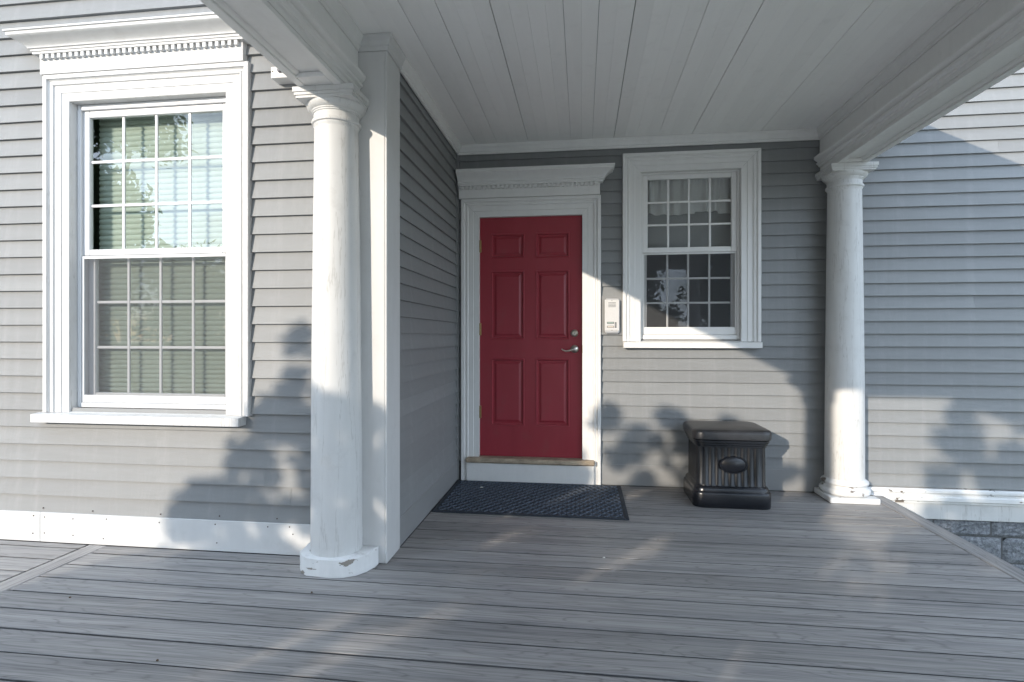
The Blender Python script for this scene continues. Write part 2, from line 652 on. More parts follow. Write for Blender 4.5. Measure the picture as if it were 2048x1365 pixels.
for k in range(5):
    y = [-0.9, 0.4, 1.7, 3.0, 4.3][k]
    x0 = -2.7 if y < 2.7 else -1.0
    bx('joist', 'dark', deck, x0, 2.23, y, y + 0.04, -0.20, -0.062, 0.002)

# ------------------------------------------------------------------ clapboard walls
def clap_x(parent, x0, x1, z0, z1, yw, mat='siding'):
    """one clapboard on a wall that faces -Y"""
    j = random.uniform(-0.0012, 0.0012)
    k = random.uniform(-0.0012, 0.0012)
    t0, t1 = 0.0262 + j, 0.0074 + k
    zt = z1 + 0.014
    a = [(x0, yw - t0, z0), (x0, yw - t0, z0 + 0.001), (x0, yw - t1, zt), (x0, yw - 0.001, zt), (x0, yw - 0.001, z0)]
    n = max(1, int((x1 - x0) / 0.45))
    loops = [a]
    for i in range(1, n + 1):
        dz = random.uniform(-0.0016, 0.0016) if i < n else 0.0
        dy = random.uniform(-0.0012, 0.0012)
        loops.append([(x0 + (x1 - x0) * i / n, p[1] + (dy if q < 2 else 0.0), p[2] + (dz if q < 2 else 0.0)) for q, p in enumerate(a)])
    return B().loft(loops).make('clapboard', mat, parent)


def clap_y(parent, y0, y1, z0, z1, xw, mat='siding'):
    """one clapboard on a wall that faces +X"""
    t0, t1 = 0.0262 + random.uniform(-0.0012, 0.0012), 0.0074
    zt = z1 + 0.014
    a = [(xw + t0, y0, z0), (xw + t0, y0, z0 + 0.001), (xw + t1, y0, zt), (xw + 0.001, y0, zt), (xw + 0.001, y0, z0)]
    b = [(p[0], y1, p[2]) for p in a]
    return B().prism(a, b).make('clapboard', mat, parent)


def courses(parent, x0, x1, zs, yw, holes, joints):
    for n in range(len(zs) - 1):
        z0, z1 = zs[n], zs[n + 1]
        segs = [(x0, x1)]
        for hx0, hx1, hz0, hz1 in holes:
            if z1 > hz0 and z0 < hz1:
                new = []
                for a, b in segs:
                    if hx1 <= a or hx0 >= b:
                        new.append((a, b))
                        continue
                    if hx0 > a:
                        new.append((a, hx0))
                    if hx1 < b:
                        new.append((hx1, b))
                segs = new
        for a, b in segs:
            if b - a < 0.01:
                continue
            js = [j for j in joints.get(n, []) if a + 0.15 < j < b - 0.15]
            es = [a] + js + [b]
            for p, q in zip(es[:-1], es[1:]):
                clap_x(parent, p + (0.0008 if p in js else 0), q - (0.0008 if q in js else 0), z0, z1, yw)


# --- street wall (left)
wl = thing('house_wall', (-3.2, YL, 0), 'sunlit grey clapboard house wall around the large left window', 'wall')
for (x0, x1, z0, z1) in ((-6.5, -3.03, -0.65, 5.6), (-2.00, XS - 0.01, -0.65, 5.6), (-3.03, -2.00, -0.65, 0.72), (-3.03, -2.00, 2.66, 5.6)):
    B().box(x0, x1, YL, YL + 0.13, z0, z1).make('sheathing', 'sheath', wl)
zs = [0.175 + P1 * n for n in range(0, 44)]
jl = {n: [random.choice([-4.3, -3.6, -5.1, -1.62])] for n in (1, 4, 8, 30, 33)}
jl[2] = [-1.78]
courses(wl, -6.5, -1.17, zs, YL, [(-3.10, -1.95, 0.79, 2.70)], jl)
bx('water_table', 'white_sun_dimmed', wl, -6.5, -3.203, YL - 0.033, YL - 0.001, 0.0015, 0.1765)
bx('water_table', 'white_sun_dimmed', wl, -3.201, -1.165, YL - 0.034, YL - 0.001, 0.0015, 0.1765)
for (px, pz) in ((-3.245, 0.155), (-3.25, 0.05), (-3.17, 0.15), (-3.172, 0.055), (-2.98, 0.147), (-2.98, 0.05), (-2.76, 0.155),
                 (-2.78, 0.04), (-2.42, 0.15), (-2.07, 0.155), (-2.06, 0.05), (-1.75, 0.155), (-1.62, 0.16), (-1.6, 0.12),
                 (-3.19, 0.20), (-2.86, 0.195), (-2.42, 0.195), (-2.05, 0.20), (-1.70, 0.20)):
    yy = YL - 0.0335 if pz < 0.18 else YL - 0.0245
    B().lathe([(0.0001, yy - 0.0025), (0.004, yy - 0.002), (0.004, yy + 0.002)], px, pz, 7, 'y').make('nail_head', 'rust', wl)
# corner pilaster
bx('corner_board', 'white_sun_dimmed', wl, -1.300, -1.052, 2.820, YL + 0.05, 0.002, CEIL - 0.08, 0.003)
bx('corner_board', 'white_sun_dimmed', wl, -1.0518, -1.040, 2.8195, 3.032, 0.002, CEIL - 0.08, 0.003)


def bevel_cap(parent):
    # little crown that wraps the head of the pilaster
    prof = [(0.0, 0.0), (0.006, 0.0), (0.008, 0.02), (0.016, 0.026), (0.022, 0.045), (0.032, 0.06), (0.032, 0.078), (0.0, 0.078)]
    z = CEIL - 0.081
    loops = []
    for p, h in prof:
        loops.append([(-1.195, 2.819 - p, z + h), (-1.039 + p, 2.819 - p, z + h), (-1.039 + p, 3.034, z + h), (-1.195, 3.034, z + h)])
    B().loft(loops).make('pilaster_cap', 'white_sun_dimmed', parent)


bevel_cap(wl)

# --- side wall
ws = thing('house_wall', (XS, 3.7, 0), 'shaded grey clapboard side wall between the corner pilaster and the door', 'wall')
B().box(XS - 0.12, XS, 3.026, YE + 0.1, -0.65, 5.6).make('sheathing', 'sheath', ws)
B().box(XS - 0.12, XS - 0.002, YL + 0.055, 3.024, -0.65, 5.6).make('sheathing', 'sheath', ws)
zs = [0.165 + P0 * n for n in range(0, 28)]
for n in range(27):
    clap_y(ws, 3.034, YE - 0.027, zs[n], min(zs[n + 1], CEIL - 0.02), XS)
bx('base_board', 'grey_trim', ws, XS + 0.001, XS + 0.030, 3.034, YE - 0.02, 0.0015, 0.172)
bx('corner_strip', 'grey_trim', ws, XS + 0.004, XS + 0.036, YE - 0.034, YE - 0.001, 0.0015, CEIL - 0.03)

# --- entry wall, running on to the right of the porch
we = thing('house_wall', (1.6, YE, 0), 'grey clapboard entry wall behind the red door, running past the right column', 'wall')
for (x0, x1, z0, z1) in ((XS, -0.90, -0.65, 5.6), (0.04, 0.42, -0.65, 5.6), (1.31, 8.0, -0.65, 5.6), (-0.90, 0.04, 2.27, 5.6), (-0.90, 0.04, -0.65, 0.15),
                         (0.42, 1.31, -0.65, 1.14), (0.42, 1.31, 2.60, 5.6)):
    B().box(x0, x1, YE, YE + 0.14, z0, z1).make('sheathing', 'sheath', we)
zs = [0.165 + P0 * n for n in range(0, 44)]
je = {n: [random.uniform(2.3, 3.2), random.uniform(0.5, 1.7)] for n in range(1, 34, 4)}
courses(we, XS + 0.04, 8.0, zs, YE, [(-1.0, 0.10, 0.0, 2.36), (0.40, 1.34, 1.16, 2.66)], je)
clap_x(we, 2.02, 8.0, 0.067, 0.165, YE)
bx('base_board', 'grey_trim', we, 0.10, 2.015, YE - 0.027, YE - 0.001, 0.0015, 0.172)
# moulded water table and its board, peeling
prof = [(0.001, 0.060), (0.030, 0.056), (0.042, 0.046), (0.044, 0.030), (0.036, 0.018), (0.036, 0.004), (0.050, -0.004), (0.052, -0.030),
        (0.044, -0.040), (0.044, -0.050), (0.032, -0.054), (0.001, -0.054)]
a = [(2.03, YE - p, z) for p, z in prof]
b = [(8.0, YE - p, z) for p, z in prof]
B().prism(a, b).make('water_table_moulding', 'white_peel', we, 25)
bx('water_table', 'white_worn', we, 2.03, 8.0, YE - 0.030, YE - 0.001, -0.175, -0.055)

# --- block foundation below the entry wall
fw = thing('foundation_wall', (3, YE, -0.65), 'rough grey concrete block foundation under the right wall', 'foundation')
B().box(1.9, 8.0, YE + 0.002, YE + 0.012, -0.65, -0.177).make('mortar_bed', 'mortar', fw)
for r in range(3):
    z1 = -0.108 - 0.197 * r
    z0 = z1 - 0.187
    z1 = min(z1, -0.178)
    off = [2.683, 2.757, 2.66][r]
    for n in range(-2, 12):
        x0 = off + 0.402 * n + 0.006
        x1 = off + 0.402 * (n + 1) - 0.006
        if x1 < 1.95:
            continue
        nx, nz = 14, 7
        vs = []
        for iz in range(nz + 1):
            for ix in range(nx + 1):
                edge = ix in (0, nx) or iz in (0, nz)
                d = 0.0 if edge else random.uniform(0.006, 0.018)
                vs.append((x0 + (x1 - x0) * ix / nx, YE - d, z0 + (z1 - z0) * iz / nz))
        fs = []
        for iz in range(nz):
            for ix in range(nx):
                q = iz * (nx + 1) + ix
                fs.append((q, q + 1, q + nx + 2, q + nx + 1))
        bb = B().add(vs, fs)
        bb.box(x0, x1, YE + 0.0005, YE + 0.011, z0, z1)
        bb.make('block', 'block', fw)

# ------------------------------------------------------------------ trim builders
CAS = [(0, 0), (0, .022), (.044, .022), (.046, .027), (.086, .027), (.089, .035), (.098, .038), (.104, .031), (.112, .031), (.118, .037), (.121, .047),
       (.143, .047), (.146, .043), (.146, 0)]


def casing(parent, xi0, xi1, zb, zt, y, w=0.146, mat='white', name='casing', zbl=None):
    """three mitred pieces round an opening on a wall facing -Y; y = back plane"""
    s = w / 0.146
    pr = [(a * s, h) for a, h in CAS]
    g = 0.0006
    L0 = [(xi0 - a, y - h, zb) for a, h in pr]
    L1 = [(xi0 - a, y - h, zt + a - g) for a, h in pr]
    B().prism(L0, L1).make(name, mat, parent)
    R0 = [(xi1 + a, y - h, zb) for a, h in pr]
    R1 = [(xi1 + a, y - h, zt + a - g) for a, h in pr]
    B().prism(R0, R1).make(name, mat, parent)
    H0 = [(xi0 - a + g, y - h, zt + a + g) for a, h in pr]
    H1 = [(xi1 + a - g, y - h, zt + a + g) for a, h in pr]
    B().prism(H0, H1).make(name, mat, parent)


def hood(parent, x0, x1, zf, fh, yw, proj, ch, mat='white', left_return=True, dent=True, yf=0.055):
    """frieze board, dentil course and crown; zf = bottom of the frieze, fh = frieze height, ch = crown height"""
    h = thing('cornice', (0, 0, 0))
    h.parent = parent
    h.location = Vector(((x0 + x1) / 2, yw, zf)) - wpos(parent)
    yF = yw - yf
    bx('frieze', mat, h, x0, x1, yF, yw - 0.001, zf, zf + fh + 0.05, 0.002)
    z = zf + fh
    if dent:
        p = 0.0385
        n = int((x1 - x0) / p)
        st = (x1 - x0 - (n - 1) * p) / 2
        me = None
        for i in range(n):
            cx = x0 + st + i * p
            if me is None:
                o = B().cbox(cx - 0.0105, cx + 0.0105, yF - 0.020, yF - 0.0005, z, z + 0.027, 0.001).make('dentil', mat, h)
                me = o.data
            else:
                o = bpy.data.objects.new('dentil', me)
                COL.objects.link(o)
                o.parent = h
                o.location = Vector((cx, yF - 0.01025, z + 0.0135)) - wpos(h)
        z += 0.0275
    pr = [(0.002, 0), (0.024, 0), (0.024, 0.012), (0.030, 0.014), (0.031, 0.024), (0.040, 0.027)]
    for k in range(9):
        t = k / 8.0
        pr.append((0.040 + (proj - 0.052) * (t ** 1.6), 0.030 + (ch - 0.062) * t))
    pr += [(proj - 0.009, ch - 0.029), (proj - 0.009, ch - 0.014), (proj, ch - 0.011), (proj, ch - 0.002), (0.002, ch + 0.004)]
    loops = []
    for p_, q in pr:
        xl = x0 - p_ if left_return else x0
        loops.append([(xl, yw - 0.001, z + q), (xl, yF - p_, z + q), (x1 + p_, yF - p_, z + q), (x1 + p_, yw - 0.001, z + q)])
    B().loft(loops).make('crown', mat, h, 30)
    return h


def sash(parent, x0, x1, z0, z1, y, t, stile, top, bot, mat='vinyl', cols=4, rows=3, mw=0.016, gy=0.016, name='sash'):
    s = thing(name, (0, 0, 0))
    s.parent = parent
    s.location = Vector(((x0 + x1) / 2, y, z0)) - wpos(parent)
    g = 0.0005
    bx('stile', mat, s, x0, x0 + stile, y, y + t, z0, z1, 0.003)
    bx('stile', mat, s, x1 - stile, x1, y, y + t, z0, z1, 0.003)
    bx('rail', mat, s, x0 + stile + g, x1 - stile - g, y + 0.0007, y + t, z1 - top, z1, 0.003)
    bx('rail', mat, s, x0 + stile + g, x1 - stile - g, y + 0.0007, y + t, z0, z0 + bot, 0.003)
    gx0, gx1, gz0, gz1 = x0 + stile + g, x1 - stile - g, z0 + bot + g, z1 - top - g
    yg = y + gy
    xs = [gx0 + (gx1 - gx0) * i / cols for i in range(cols + 1)]
    zz = [gz0 + (gz1 - gz0) * i / rows for i in range(rows + 1)]
    for i in range(1, cols):
        bx('muntin', mat, s, xs[i] - mw / 2, xs[i] + mw / 2, yg - 0.005, yg + 0.007, gz0, gz1, 0.002)
    for j in range(1, rows):
        for i in range(cols):
            bx('muntin', mat, s, xs[i] + (mw / 2 + 0.0003 if i else 0), xs[i + 1] - (mw / 2 + 0.0003 if i < cols - 1 else 0), yg - 0.0044, yg + 0.0064,
               zz[j] - mw / 2, zz[j] + mw / 2, 0.002)
    for i in range(cols):
        for j in range(rows):
            a0 = xs[i] + (mw / 2 if i else 0)
            a1 = xs[i + 1] - (mw / 2 if i < cols - 1 else 0)
            b0 = zz[j] + (mw / 2 if j else 0)
            b1 = zz[j + 1] - (mw / 2 if j < rows - 1 else 0)
            B().box(a0 + 0.0002, a1 - 0.0002, yg - 0.001, yg + 0.003, b0 + 0.0002, b1 - 0.0002).make('pane', 'glass', s)
    return s


# ------------------------------------------------------------------ large left window
w1 = thing('sash_window', (-2.516, YL, 0.72), 'tall white window with dentil cornice on the sunlit left wall', 'window')
X0, X1, ZT, ZS = -3.020, -2.012, 2.620, 0.775
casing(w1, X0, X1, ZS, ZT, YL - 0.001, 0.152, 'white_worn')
hood(w1, X0 - 0.160, X1 + 0.125, 2.772, 0.082, YL, 0.115, 0.105, 'white_sun_dimmed')
# sloping sill
a = [(-3.205, YL - 0.088, 0.722), (-3.205, YL - 0.088, 0.768), (-3.205, YL - 0.02, 0.7735), (-3.205, YL - 0.001, 0.7735), (-3.205, YL - 0.001, 0.722)]
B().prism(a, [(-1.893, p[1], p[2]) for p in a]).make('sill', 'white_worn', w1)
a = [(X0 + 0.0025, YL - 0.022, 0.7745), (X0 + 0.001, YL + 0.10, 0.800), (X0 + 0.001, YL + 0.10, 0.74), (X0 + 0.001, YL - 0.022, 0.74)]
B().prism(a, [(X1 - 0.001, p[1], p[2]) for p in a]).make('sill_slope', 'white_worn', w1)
# jamb liners
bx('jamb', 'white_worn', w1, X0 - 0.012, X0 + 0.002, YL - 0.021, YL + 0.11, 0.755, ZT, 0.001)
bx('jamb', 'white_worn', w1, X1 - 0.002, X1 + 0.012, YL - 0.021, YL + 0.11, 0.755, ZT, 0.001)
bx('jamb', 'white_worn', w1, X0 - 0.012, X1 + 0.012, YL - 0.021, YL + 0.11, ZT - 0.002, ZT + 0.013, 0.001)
FY = YL + 0.028
bx('frame', 'vinyl', w1, X0 + 0.003, X0 + 0.026, FY, FY + 0.085, 0.798, ZT - 0.003, 0.003)
bx('frame', 'vinyl', w1, X1 - 0.026, X1 - 0.003, FY, FY + 0.085, 0.798, ZT - 0.003, 0.003)
bx('frame', 'vinyl', w1, X0 + 0.0265, X1 - 0.0265, FY + 0.001, FY + 0.085, ZT - 0.035, ZT - 0.003, 0.003)
bx('frame', 'vinyl', w1, X0 + 0.0265, X1 - 0.0265, FY + 0.001, FY + 0.085, 0.798, 0.826, 0.003)
sash(w1, X0 + 0.027, X1 - 0.027, 1.712, ZT - 0.036, FY + 0.016, 0.030, 0.042, 0.040, 0.036, name='upper_sash')
sash(w1, X0 + 0.027, X1 - 0.027, 0.827, 1.745, FY + 0.048, 0.030, 0.050, 0.036, 0.055, name='lower_sash')
# insect screen in front of the lower sash
sc = thing('screen', (0, 0, 0))
sc.parent = w1
sc.location = Vector((-2.5, FY, 0.83)) - wpos(w1)
for (a0, a1, b0, b1) in ((X0 + 0.028, X0 + 0.043, 0.828, 1.708), (X1 - 0.043, X1 - 0.028, 0.828, 1.708)):
    bx('screen_frame', 'vinyl', sc, a0, a1, FY + 0.006, FY + 0.015, b0, b1, 0.002)
bx('screen_frame', 'vinyl', sc, X0 + 0.0435, X1 - 0.0435, FY + 0.0065, FY + 0.015, 0.828, 0.872, 0.002)
bx('screen_frame', 'vinyl', sc, X0 + 0.0435, X1 - 0.0435, FY + 0.0065, FY + 0.015, 1.690, 1.708, 0.002)
B().add([(X0 + 0.043, FY + 0.011, 0.871), (X1 - 0.043, FY + 0.011, 0.871), (X1 - 0.043, FY + 0.011, 1.691), (X0 + 0.043, FY + 0.011, 1.691)], [(0, 1, 2, 3)]).make(
    'screen_mesh', 'screen', sc)
# pleated shade inside
pts = []
z = 2.60
n = 0
while z > 0.80:
    pitch = 0.034 if z > 1.6 else 0.034 - 0.006 * min(1, (1.6 - z) / 0.6)
    for q in range(6):
        pts.append((YL + 0.152 - 0.0085 * math.sin(math.pi * q / 6.0) ** 0.7, z - pitch * q / 6.0))
    z -= pitch
    n += 1
L = [(-2.982, y, zz) for y, zz in pts]
R = [(-2.045, y, zz) for y, zz in pts]
Lb = [(-2.982, y + 0.012, zz) for y, zz in pts]
Rb = [(-2.045, y + 0.012, zz) for y, zz in pts]
bb = B().loft([L, R], False, False, False)
bb.loft([Lb, Rb], False, False, False)
o = bb.make('pleated_shade', 'shade', None, 50)
tag(o, 'pale green pleated shade hanging inside the tall left window', 'window shade')

# room behind
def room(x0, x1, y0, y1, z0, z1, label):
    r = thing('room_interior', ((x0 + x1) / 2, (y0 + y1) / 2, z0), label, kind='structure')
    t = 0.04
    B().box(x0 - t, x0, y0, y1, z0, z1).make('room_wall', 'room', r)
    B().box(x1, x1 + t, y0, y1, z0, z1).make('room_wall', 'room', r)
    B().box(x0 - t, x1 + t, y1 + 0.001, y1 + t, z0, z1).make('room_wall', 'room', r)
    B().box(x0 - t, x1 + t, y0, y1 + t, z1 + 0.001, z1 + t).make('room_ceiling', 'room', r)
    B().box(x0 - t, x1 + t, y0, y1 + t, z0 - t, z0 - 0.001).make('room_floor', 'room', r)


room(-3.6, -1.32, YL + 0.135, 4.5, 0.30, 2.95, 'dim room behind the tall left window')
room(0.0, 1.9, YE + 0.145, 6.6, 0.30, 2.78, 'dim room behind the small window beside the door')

# ------------------------------------------------------------------ door surround
df = thing('door_surround', (-0.43, YE, 0), 'white moulded door casing with dentil hood around the red door', 'door frame')
casing(df, -0.868, 0.004, 0.0015, 2.236, YE - 0.001, 0.150, 'white')
hood(df, -1.036, 0.146, 2.389, 0.072, YE, 0.115, 0.118, left_return=False, yf=0.056)
bx('jamb', 'white', df, -0.885, -0.8665, YE - 0.022, YE + 0.12, 0.2, 2.236, 0.001)
bx('jamb', 'white', df, 0.0025, 0.021, YE - 0.022, YE + 0.12, 0.2, 2.236, 0.001)
bx('jamb', 'white', df, -0.885, 0.021, YE - 0.0215, YE + 0.12, 2.2345, 2.252, 0.001)
bx('threshold', 'oak', df, -0.972, 0.104, YE - 0.085, YE + 0.12, 0.162, 0.203, 0.010)
bx('kick_board', 'white', df, -0.968, 0.098, YE - 0.061, YE - 0.001, 0.0015, 0.1605, 0.003)

# ------------------------------------------------------------------ red door
DY = YE + 0.012
dr = thing('front_door', (-0.432, DY, 0.206), 'red six-panel front door with nickel lever under a white hood', 'door')
DX0, DX1, DZ0, DZ1 = -0.8655, 0.0015, 0.206, 2.233
xs_ = [DX0, -0.775, -0.486, -0.388, -0.103, DX1]
zz_ = [DZ0, 0.470, 1.015, 1.192, 1.775, 1.885, 2.095, DZ1]
colx = [(-0.770, -0.484), (-0.388, -0.104)]
rowz = [(0.466, 1.036), (1.198, 1.780), (1.886, 2.098)]
# slab: stiles and rails as one face with recessed panel beds
slab = B()
xb = [DX0, colx[0][0], colx[0][1], colx[1][0], colx[1][1], DX1]
zb_ = [DZ0] + [z for r in rowz for z in r] + [DZ1]
for i in range(5):
    for j in range(7):
        if i in (1, 3) and j in (1, 3, 5):
            continue
        slab.add([(xb[i], DY, zb_[j]), (xb[i + 1], DY, zb_[j]), (xb[i + 1], DY, zb_[j + 1]), (xb[i], DY, zb_[j + 1])], [(0, 1, 2, 3)])
slab.box(DX0, DX1, DY + 0.012, DY + 0.044, DZ0, DZ1)
# edge returns
slab.add([(DX0, DY, DZ0), (DX0, DY + 0.012, DZ0), (DX0, DY + 0.012, DZ1), (DX0, DY, DZ1)], [(0, 1, 2, 3)])
slab.add([(DX1, DY, DZ0), (DX1, DY + 0.012, DZ0), (DX1, DY + 0.012, DZ1), (DX1, DY, DZ1)], [(0, 1, 2, 3)])
slab.make('door_slab', 'red', dr)
for cx0, cx1 in colx:
    for rz0, rz1 in rowz:
        def ring(ins, d):
            return [(cx0 + ins, DY + d, rz0 + ins), (cx1 - ins, DY + d, rz0 + ins), (cx1 - ins, DY + d, rz1 - ins), (cx0 + ins, DY + d, rz1 - ins)]
        B().loft([ring(0.0, 0.0), ring(0.004, -0.0045), ring(0.012, -0.003), ring(0.018, 0.011), ring(0.030, 0.0112), ring(0.046, 0.0035), ring(0.050, 0.003)],
                 False, True).make('door_panel', 'red', dr)
# hardware
kx = -0.062
db = B().lathe([(0.0315, DY - 0.0005), (0.0315, DY - 0.006), (0.029, DY - 0.010), (0.020, DY - 0.016), (0.019, DY - 0.022), (0.0172, DY - 0.0235), (0.0001, DY - 0.0235)],
               kx, 1.250, 32, 'y').make('deadbolt', 'nickel', dr, 35)
B().box(kx - 0.0012, kx + 0.0012, DY - 0.0242, DY - 0.0237, 1.243, 1.256).make('keyhole', 'black', db)
lh = B().lathe([(0.034, DY - 0.0005), (0.034, DY - 0.004), (0.031, DY - 0.009), (0.024, DY - 0.013), (0.014, DY - 0.018), (0.0125, DY - 0.050), (0.0001, DY - 0.053)],
               kx, 1.118, 32, 'y').make('handle_rose', 'nickel', dr, 35)
path = [(kx, DY - 0.046, 1.118), (kx - 0.02, DY - 0.050, 1.114), (kx - 0.045, DY - 0.052, 1.104), (kx - 0.07, DY - 0.052, 1.101), (kx - 0.092, DY - 0.050, 1.108),
        (kx - 0.106, DY - 0.047, 1.119)]
B().tube(path, [0.0105, 0.0095, 0.008, 0.007, 0.006, 0.004], 10).make('lever', 'nickel', lh, 60)
bx('strike_plate', 'brass', df, 0.0005, 0.0052, YE - 0.0235, YE - 0.0125, 1.085, 1.150, 0.001)
for hz in (0.58, 1.285, 1.99):
    hg = B().tube([(-0.8600, DY - 0.010, hz - 0.052), (-0.8600, DY - 0.010, hz + 0.052)], 0.0085, 12).make('hinge', 'brass', dr, 60)
    bx('hinge_leaf', 'brass', hg, -0.8664, -0.8640, DY - 0.028, DY - 0.006, hz - 0.050, hz + 0.050, 0.0005)

# ------------------------------------------------------------------ small window by the door
w2 = thing('sash_window', (0.87, YE, 1.13), 'small shaded white window with lace valance beside the red door', 'window')
X0, X1, ZT, ZS = 0.474, 1.264, 2.572, 1.182
casing(w2, X0, X1, ZS, ZT, YE - 0.001, 0.144, 'white')
a = [(0.334, YE - 0.078, 1.131), (0.334, YE - 0.078, 1.176), (0.334, YE - 0.02, 1.1805), (0.334, YE - 0.001, 1.1805), (0.334, YE - 0.001, 1.131)]
B().prism(a, [(1.407, p[1], p[2]) for p in a]).make('sill', 'white', w2)
a = [(X0 + 0.001, YE - 0.022, 1.1815), (X0 + 0.001, YE + 0.09, 1.200), (X0 + 0.001, YE + 0.09, 1.15), (X0 + 0.001, YE - 0.022, 1.15)]
B().prism(a, [(X1 - 0.001, p[1], p[2]) for p in a]).make('sill_slope', 'white', w2)
bx('jamb', 'white', w2, X0 - 0.012, X0 + 0.002, YE - 0.021, YE + 0.11, 1.165, ZT, 0.001)
bx('jamb', 'white', w2, X1 - 0.002, X1 + 0.012, YE - 0.021, YE + 0.11, 1.165, ZT, 0.001)
bx('jamb', 'white', w2, X0 - 0.012, X1 + 0.012, YE - 0.021, YE + 0.11, ZT - 0.002, ZT + 0.013, 0.001)
FY = YE + 0.020
bx('frame', 'white', w2, X0 + 0.003, X0 + 0.022, FY, FY + 0.085, 1.198, ZT - 0.003, 0.003)
bx('frame', 'white', w2, X1 - 0.022, X1 - 0.003, FY, FY + 0.085, 1.198, ZT - 0.003, 0.003)
bx('frame', 'white', w2, X0 + 0.0225, X1 - 0.0225, FY + 0.001, FY + 0.085, ZT - 0.018, ZT - 0.003, 0.003)
bx('frame', 'white', w2, X0 + 0.0225, X1 - 0.0225, FY - 0.006, FY + 0.085, 1.198, 1.235, 0.003)
sash(w2, X0 + 0.023, X1 - 0.023, 1.912, ZT - 0.019, FY + 0.008, 0.030, 0.040, 0.038, 0.042, 'white', name='upper_sash')
sash(w2, X0 + 0.023, X1 - 0.023, 1.236, 1.935, FY + 0.040, 0.030, 0.036, 0.030, 0.062, 'white', name='lower_sash')
sc = thing('screen', (0, 0, 0))
sc.parent = w2
sc.location = Vector((0.87, FY, 1.24)) - wpos(w2)
for (a0, a1) in ((X0 + 0.024, X0 + 0.036), (X1 - 0.036, X1 - 0.024)):
    bx('screen_frame', 'white', sc, a0, a1, FY + 0.010, FY + 0.018, 1.237, 1.909, 0.002)
bx('screen_frame', 'white', sc, X0 + 0.0365, X1 - 0.0365, FY + 0.0105, FY + 0.018, 1.237, 1.300, 0.002)
bx('screen_frame', 'white', sc, X0 + 0.0365, X1 - 0.0365, FY + 0.0105, FY + 0.018, 1.896, 1.909, 0.002)
B().add([(X0 + 0.036, FY + 0.014, 1.299), (X1 - 0.036, FY + 0.014, 1.299), (X1 - 0.036, FY + 0.014, 1.897), (X0 + 0.036, FY + 0.014, 1.897)], [(0, 1, 2, 3)]).make(
    'screen_mesh', 'screen', sc)
# valance
nx = 150
loops = []
for j in range(9):
    t = j / 8.0
    lp = []
    for i in range(nx + 1):
        x = 0.515 + (1.225 - 0.515) * i / nx
        ph = x * 62 + 1.7 * math.sin(x * 11) + 0.9 * math.sin(x * 23 + 1)
        hem = 2.243 + 0.005 * math.sin(x * 13 + 1) + 0.004 * math.sin(x * 47) + (0.012 if 0.93 < x < 1.12 else 0.0)
        y = FY + 0.100 + 0.022 * math.sin(ph) * (0.35 + 0.65 * t) + 0.004 * math.sin(x * 140) * (1 - t)
        lp.append((x, y, 2.535 + (hem - 2.535) * t))
    loops.append(lp)
bb = B().loft(loops, False, False, False)
o = bb.make('lace_valance', 'lace', None, 60)
tag(o, 'gathered white lace valance across the top of the small window', 'curtain')
o = B().box(0.49, 1.25, FY + 0.135, FY + 0.139, 1.965, 2.56).make('roller_blind', mat_cloth('dull_blind_fabric', (0.30, 0.30, 0.30), 0.1))
tag(o, 'grey roller blind half lowered behind the lace valance', 'blind')

# ------------------------------------------------------------------ porch columns
def shaft_profile(z0, z1, rb=0.133, rt=0.1135):
    out = []
    for i in range(21):
        t = i / 20.0
        r = rb + (rt - rb) * (t ** 1.5)
        out.append((r, z0 + (z1 - z0) * t))
    return out


def capital(parent, cx, cy, mat, ybk=None, worn=0):
    c = B().lathe([(0.112, 2.315), (0.1135, 2.325), (0.118, 2.331), (0.118, 2.338), (0.126, 2.342), (0.1285, 2.350), (0.126, 2.358), (0.119, 2.361), (0.1165, 2.366),
                   (0.1165, 2.392), (0.122, 2.394), (0.122, 2.400), (0.127, 2.402), (0.128, 2.408), (0.138, 2.413), (0.148, 2.424), (0.152, 2.434), (0.1525, 2.4415)],
                  cx, cy, 56).make('capital', mat, parent, 38)
    h = 0.1625
    y1 = ybk if ybk else cy + h
    ab = B()
    for (d, z0, z1) in ((0.012, 2.442, 2.455), (0.006, 2.4552, 2.470), (0.0, 2.4702, 2.4945)):
        ab.box(cx - h + d, cx + h - d, cy - h + d, y1 - (0 if ybk else d), z0, z1)
    ab.make('abacus', mat, c)
    return c


def noise_shaft(prof, cx, cy, n, amp):
    loops = []
    for r, z in prof:
        lp = []
        for i in range(n):
            a = 2 * math.pi * i / n
            d = amp * (math.sin(3 * a + z * 2) * 0.4 + math.sin(5 * a - z * 3.7) * 0.3 + math.sin(9 * a + z * 7) * 0.2)
            lp.append((cx + (r + d) * math.cos(a), cy + (r + d) * math.sin(a), z))
        loops.append(lp)
    return B().loft(loops)


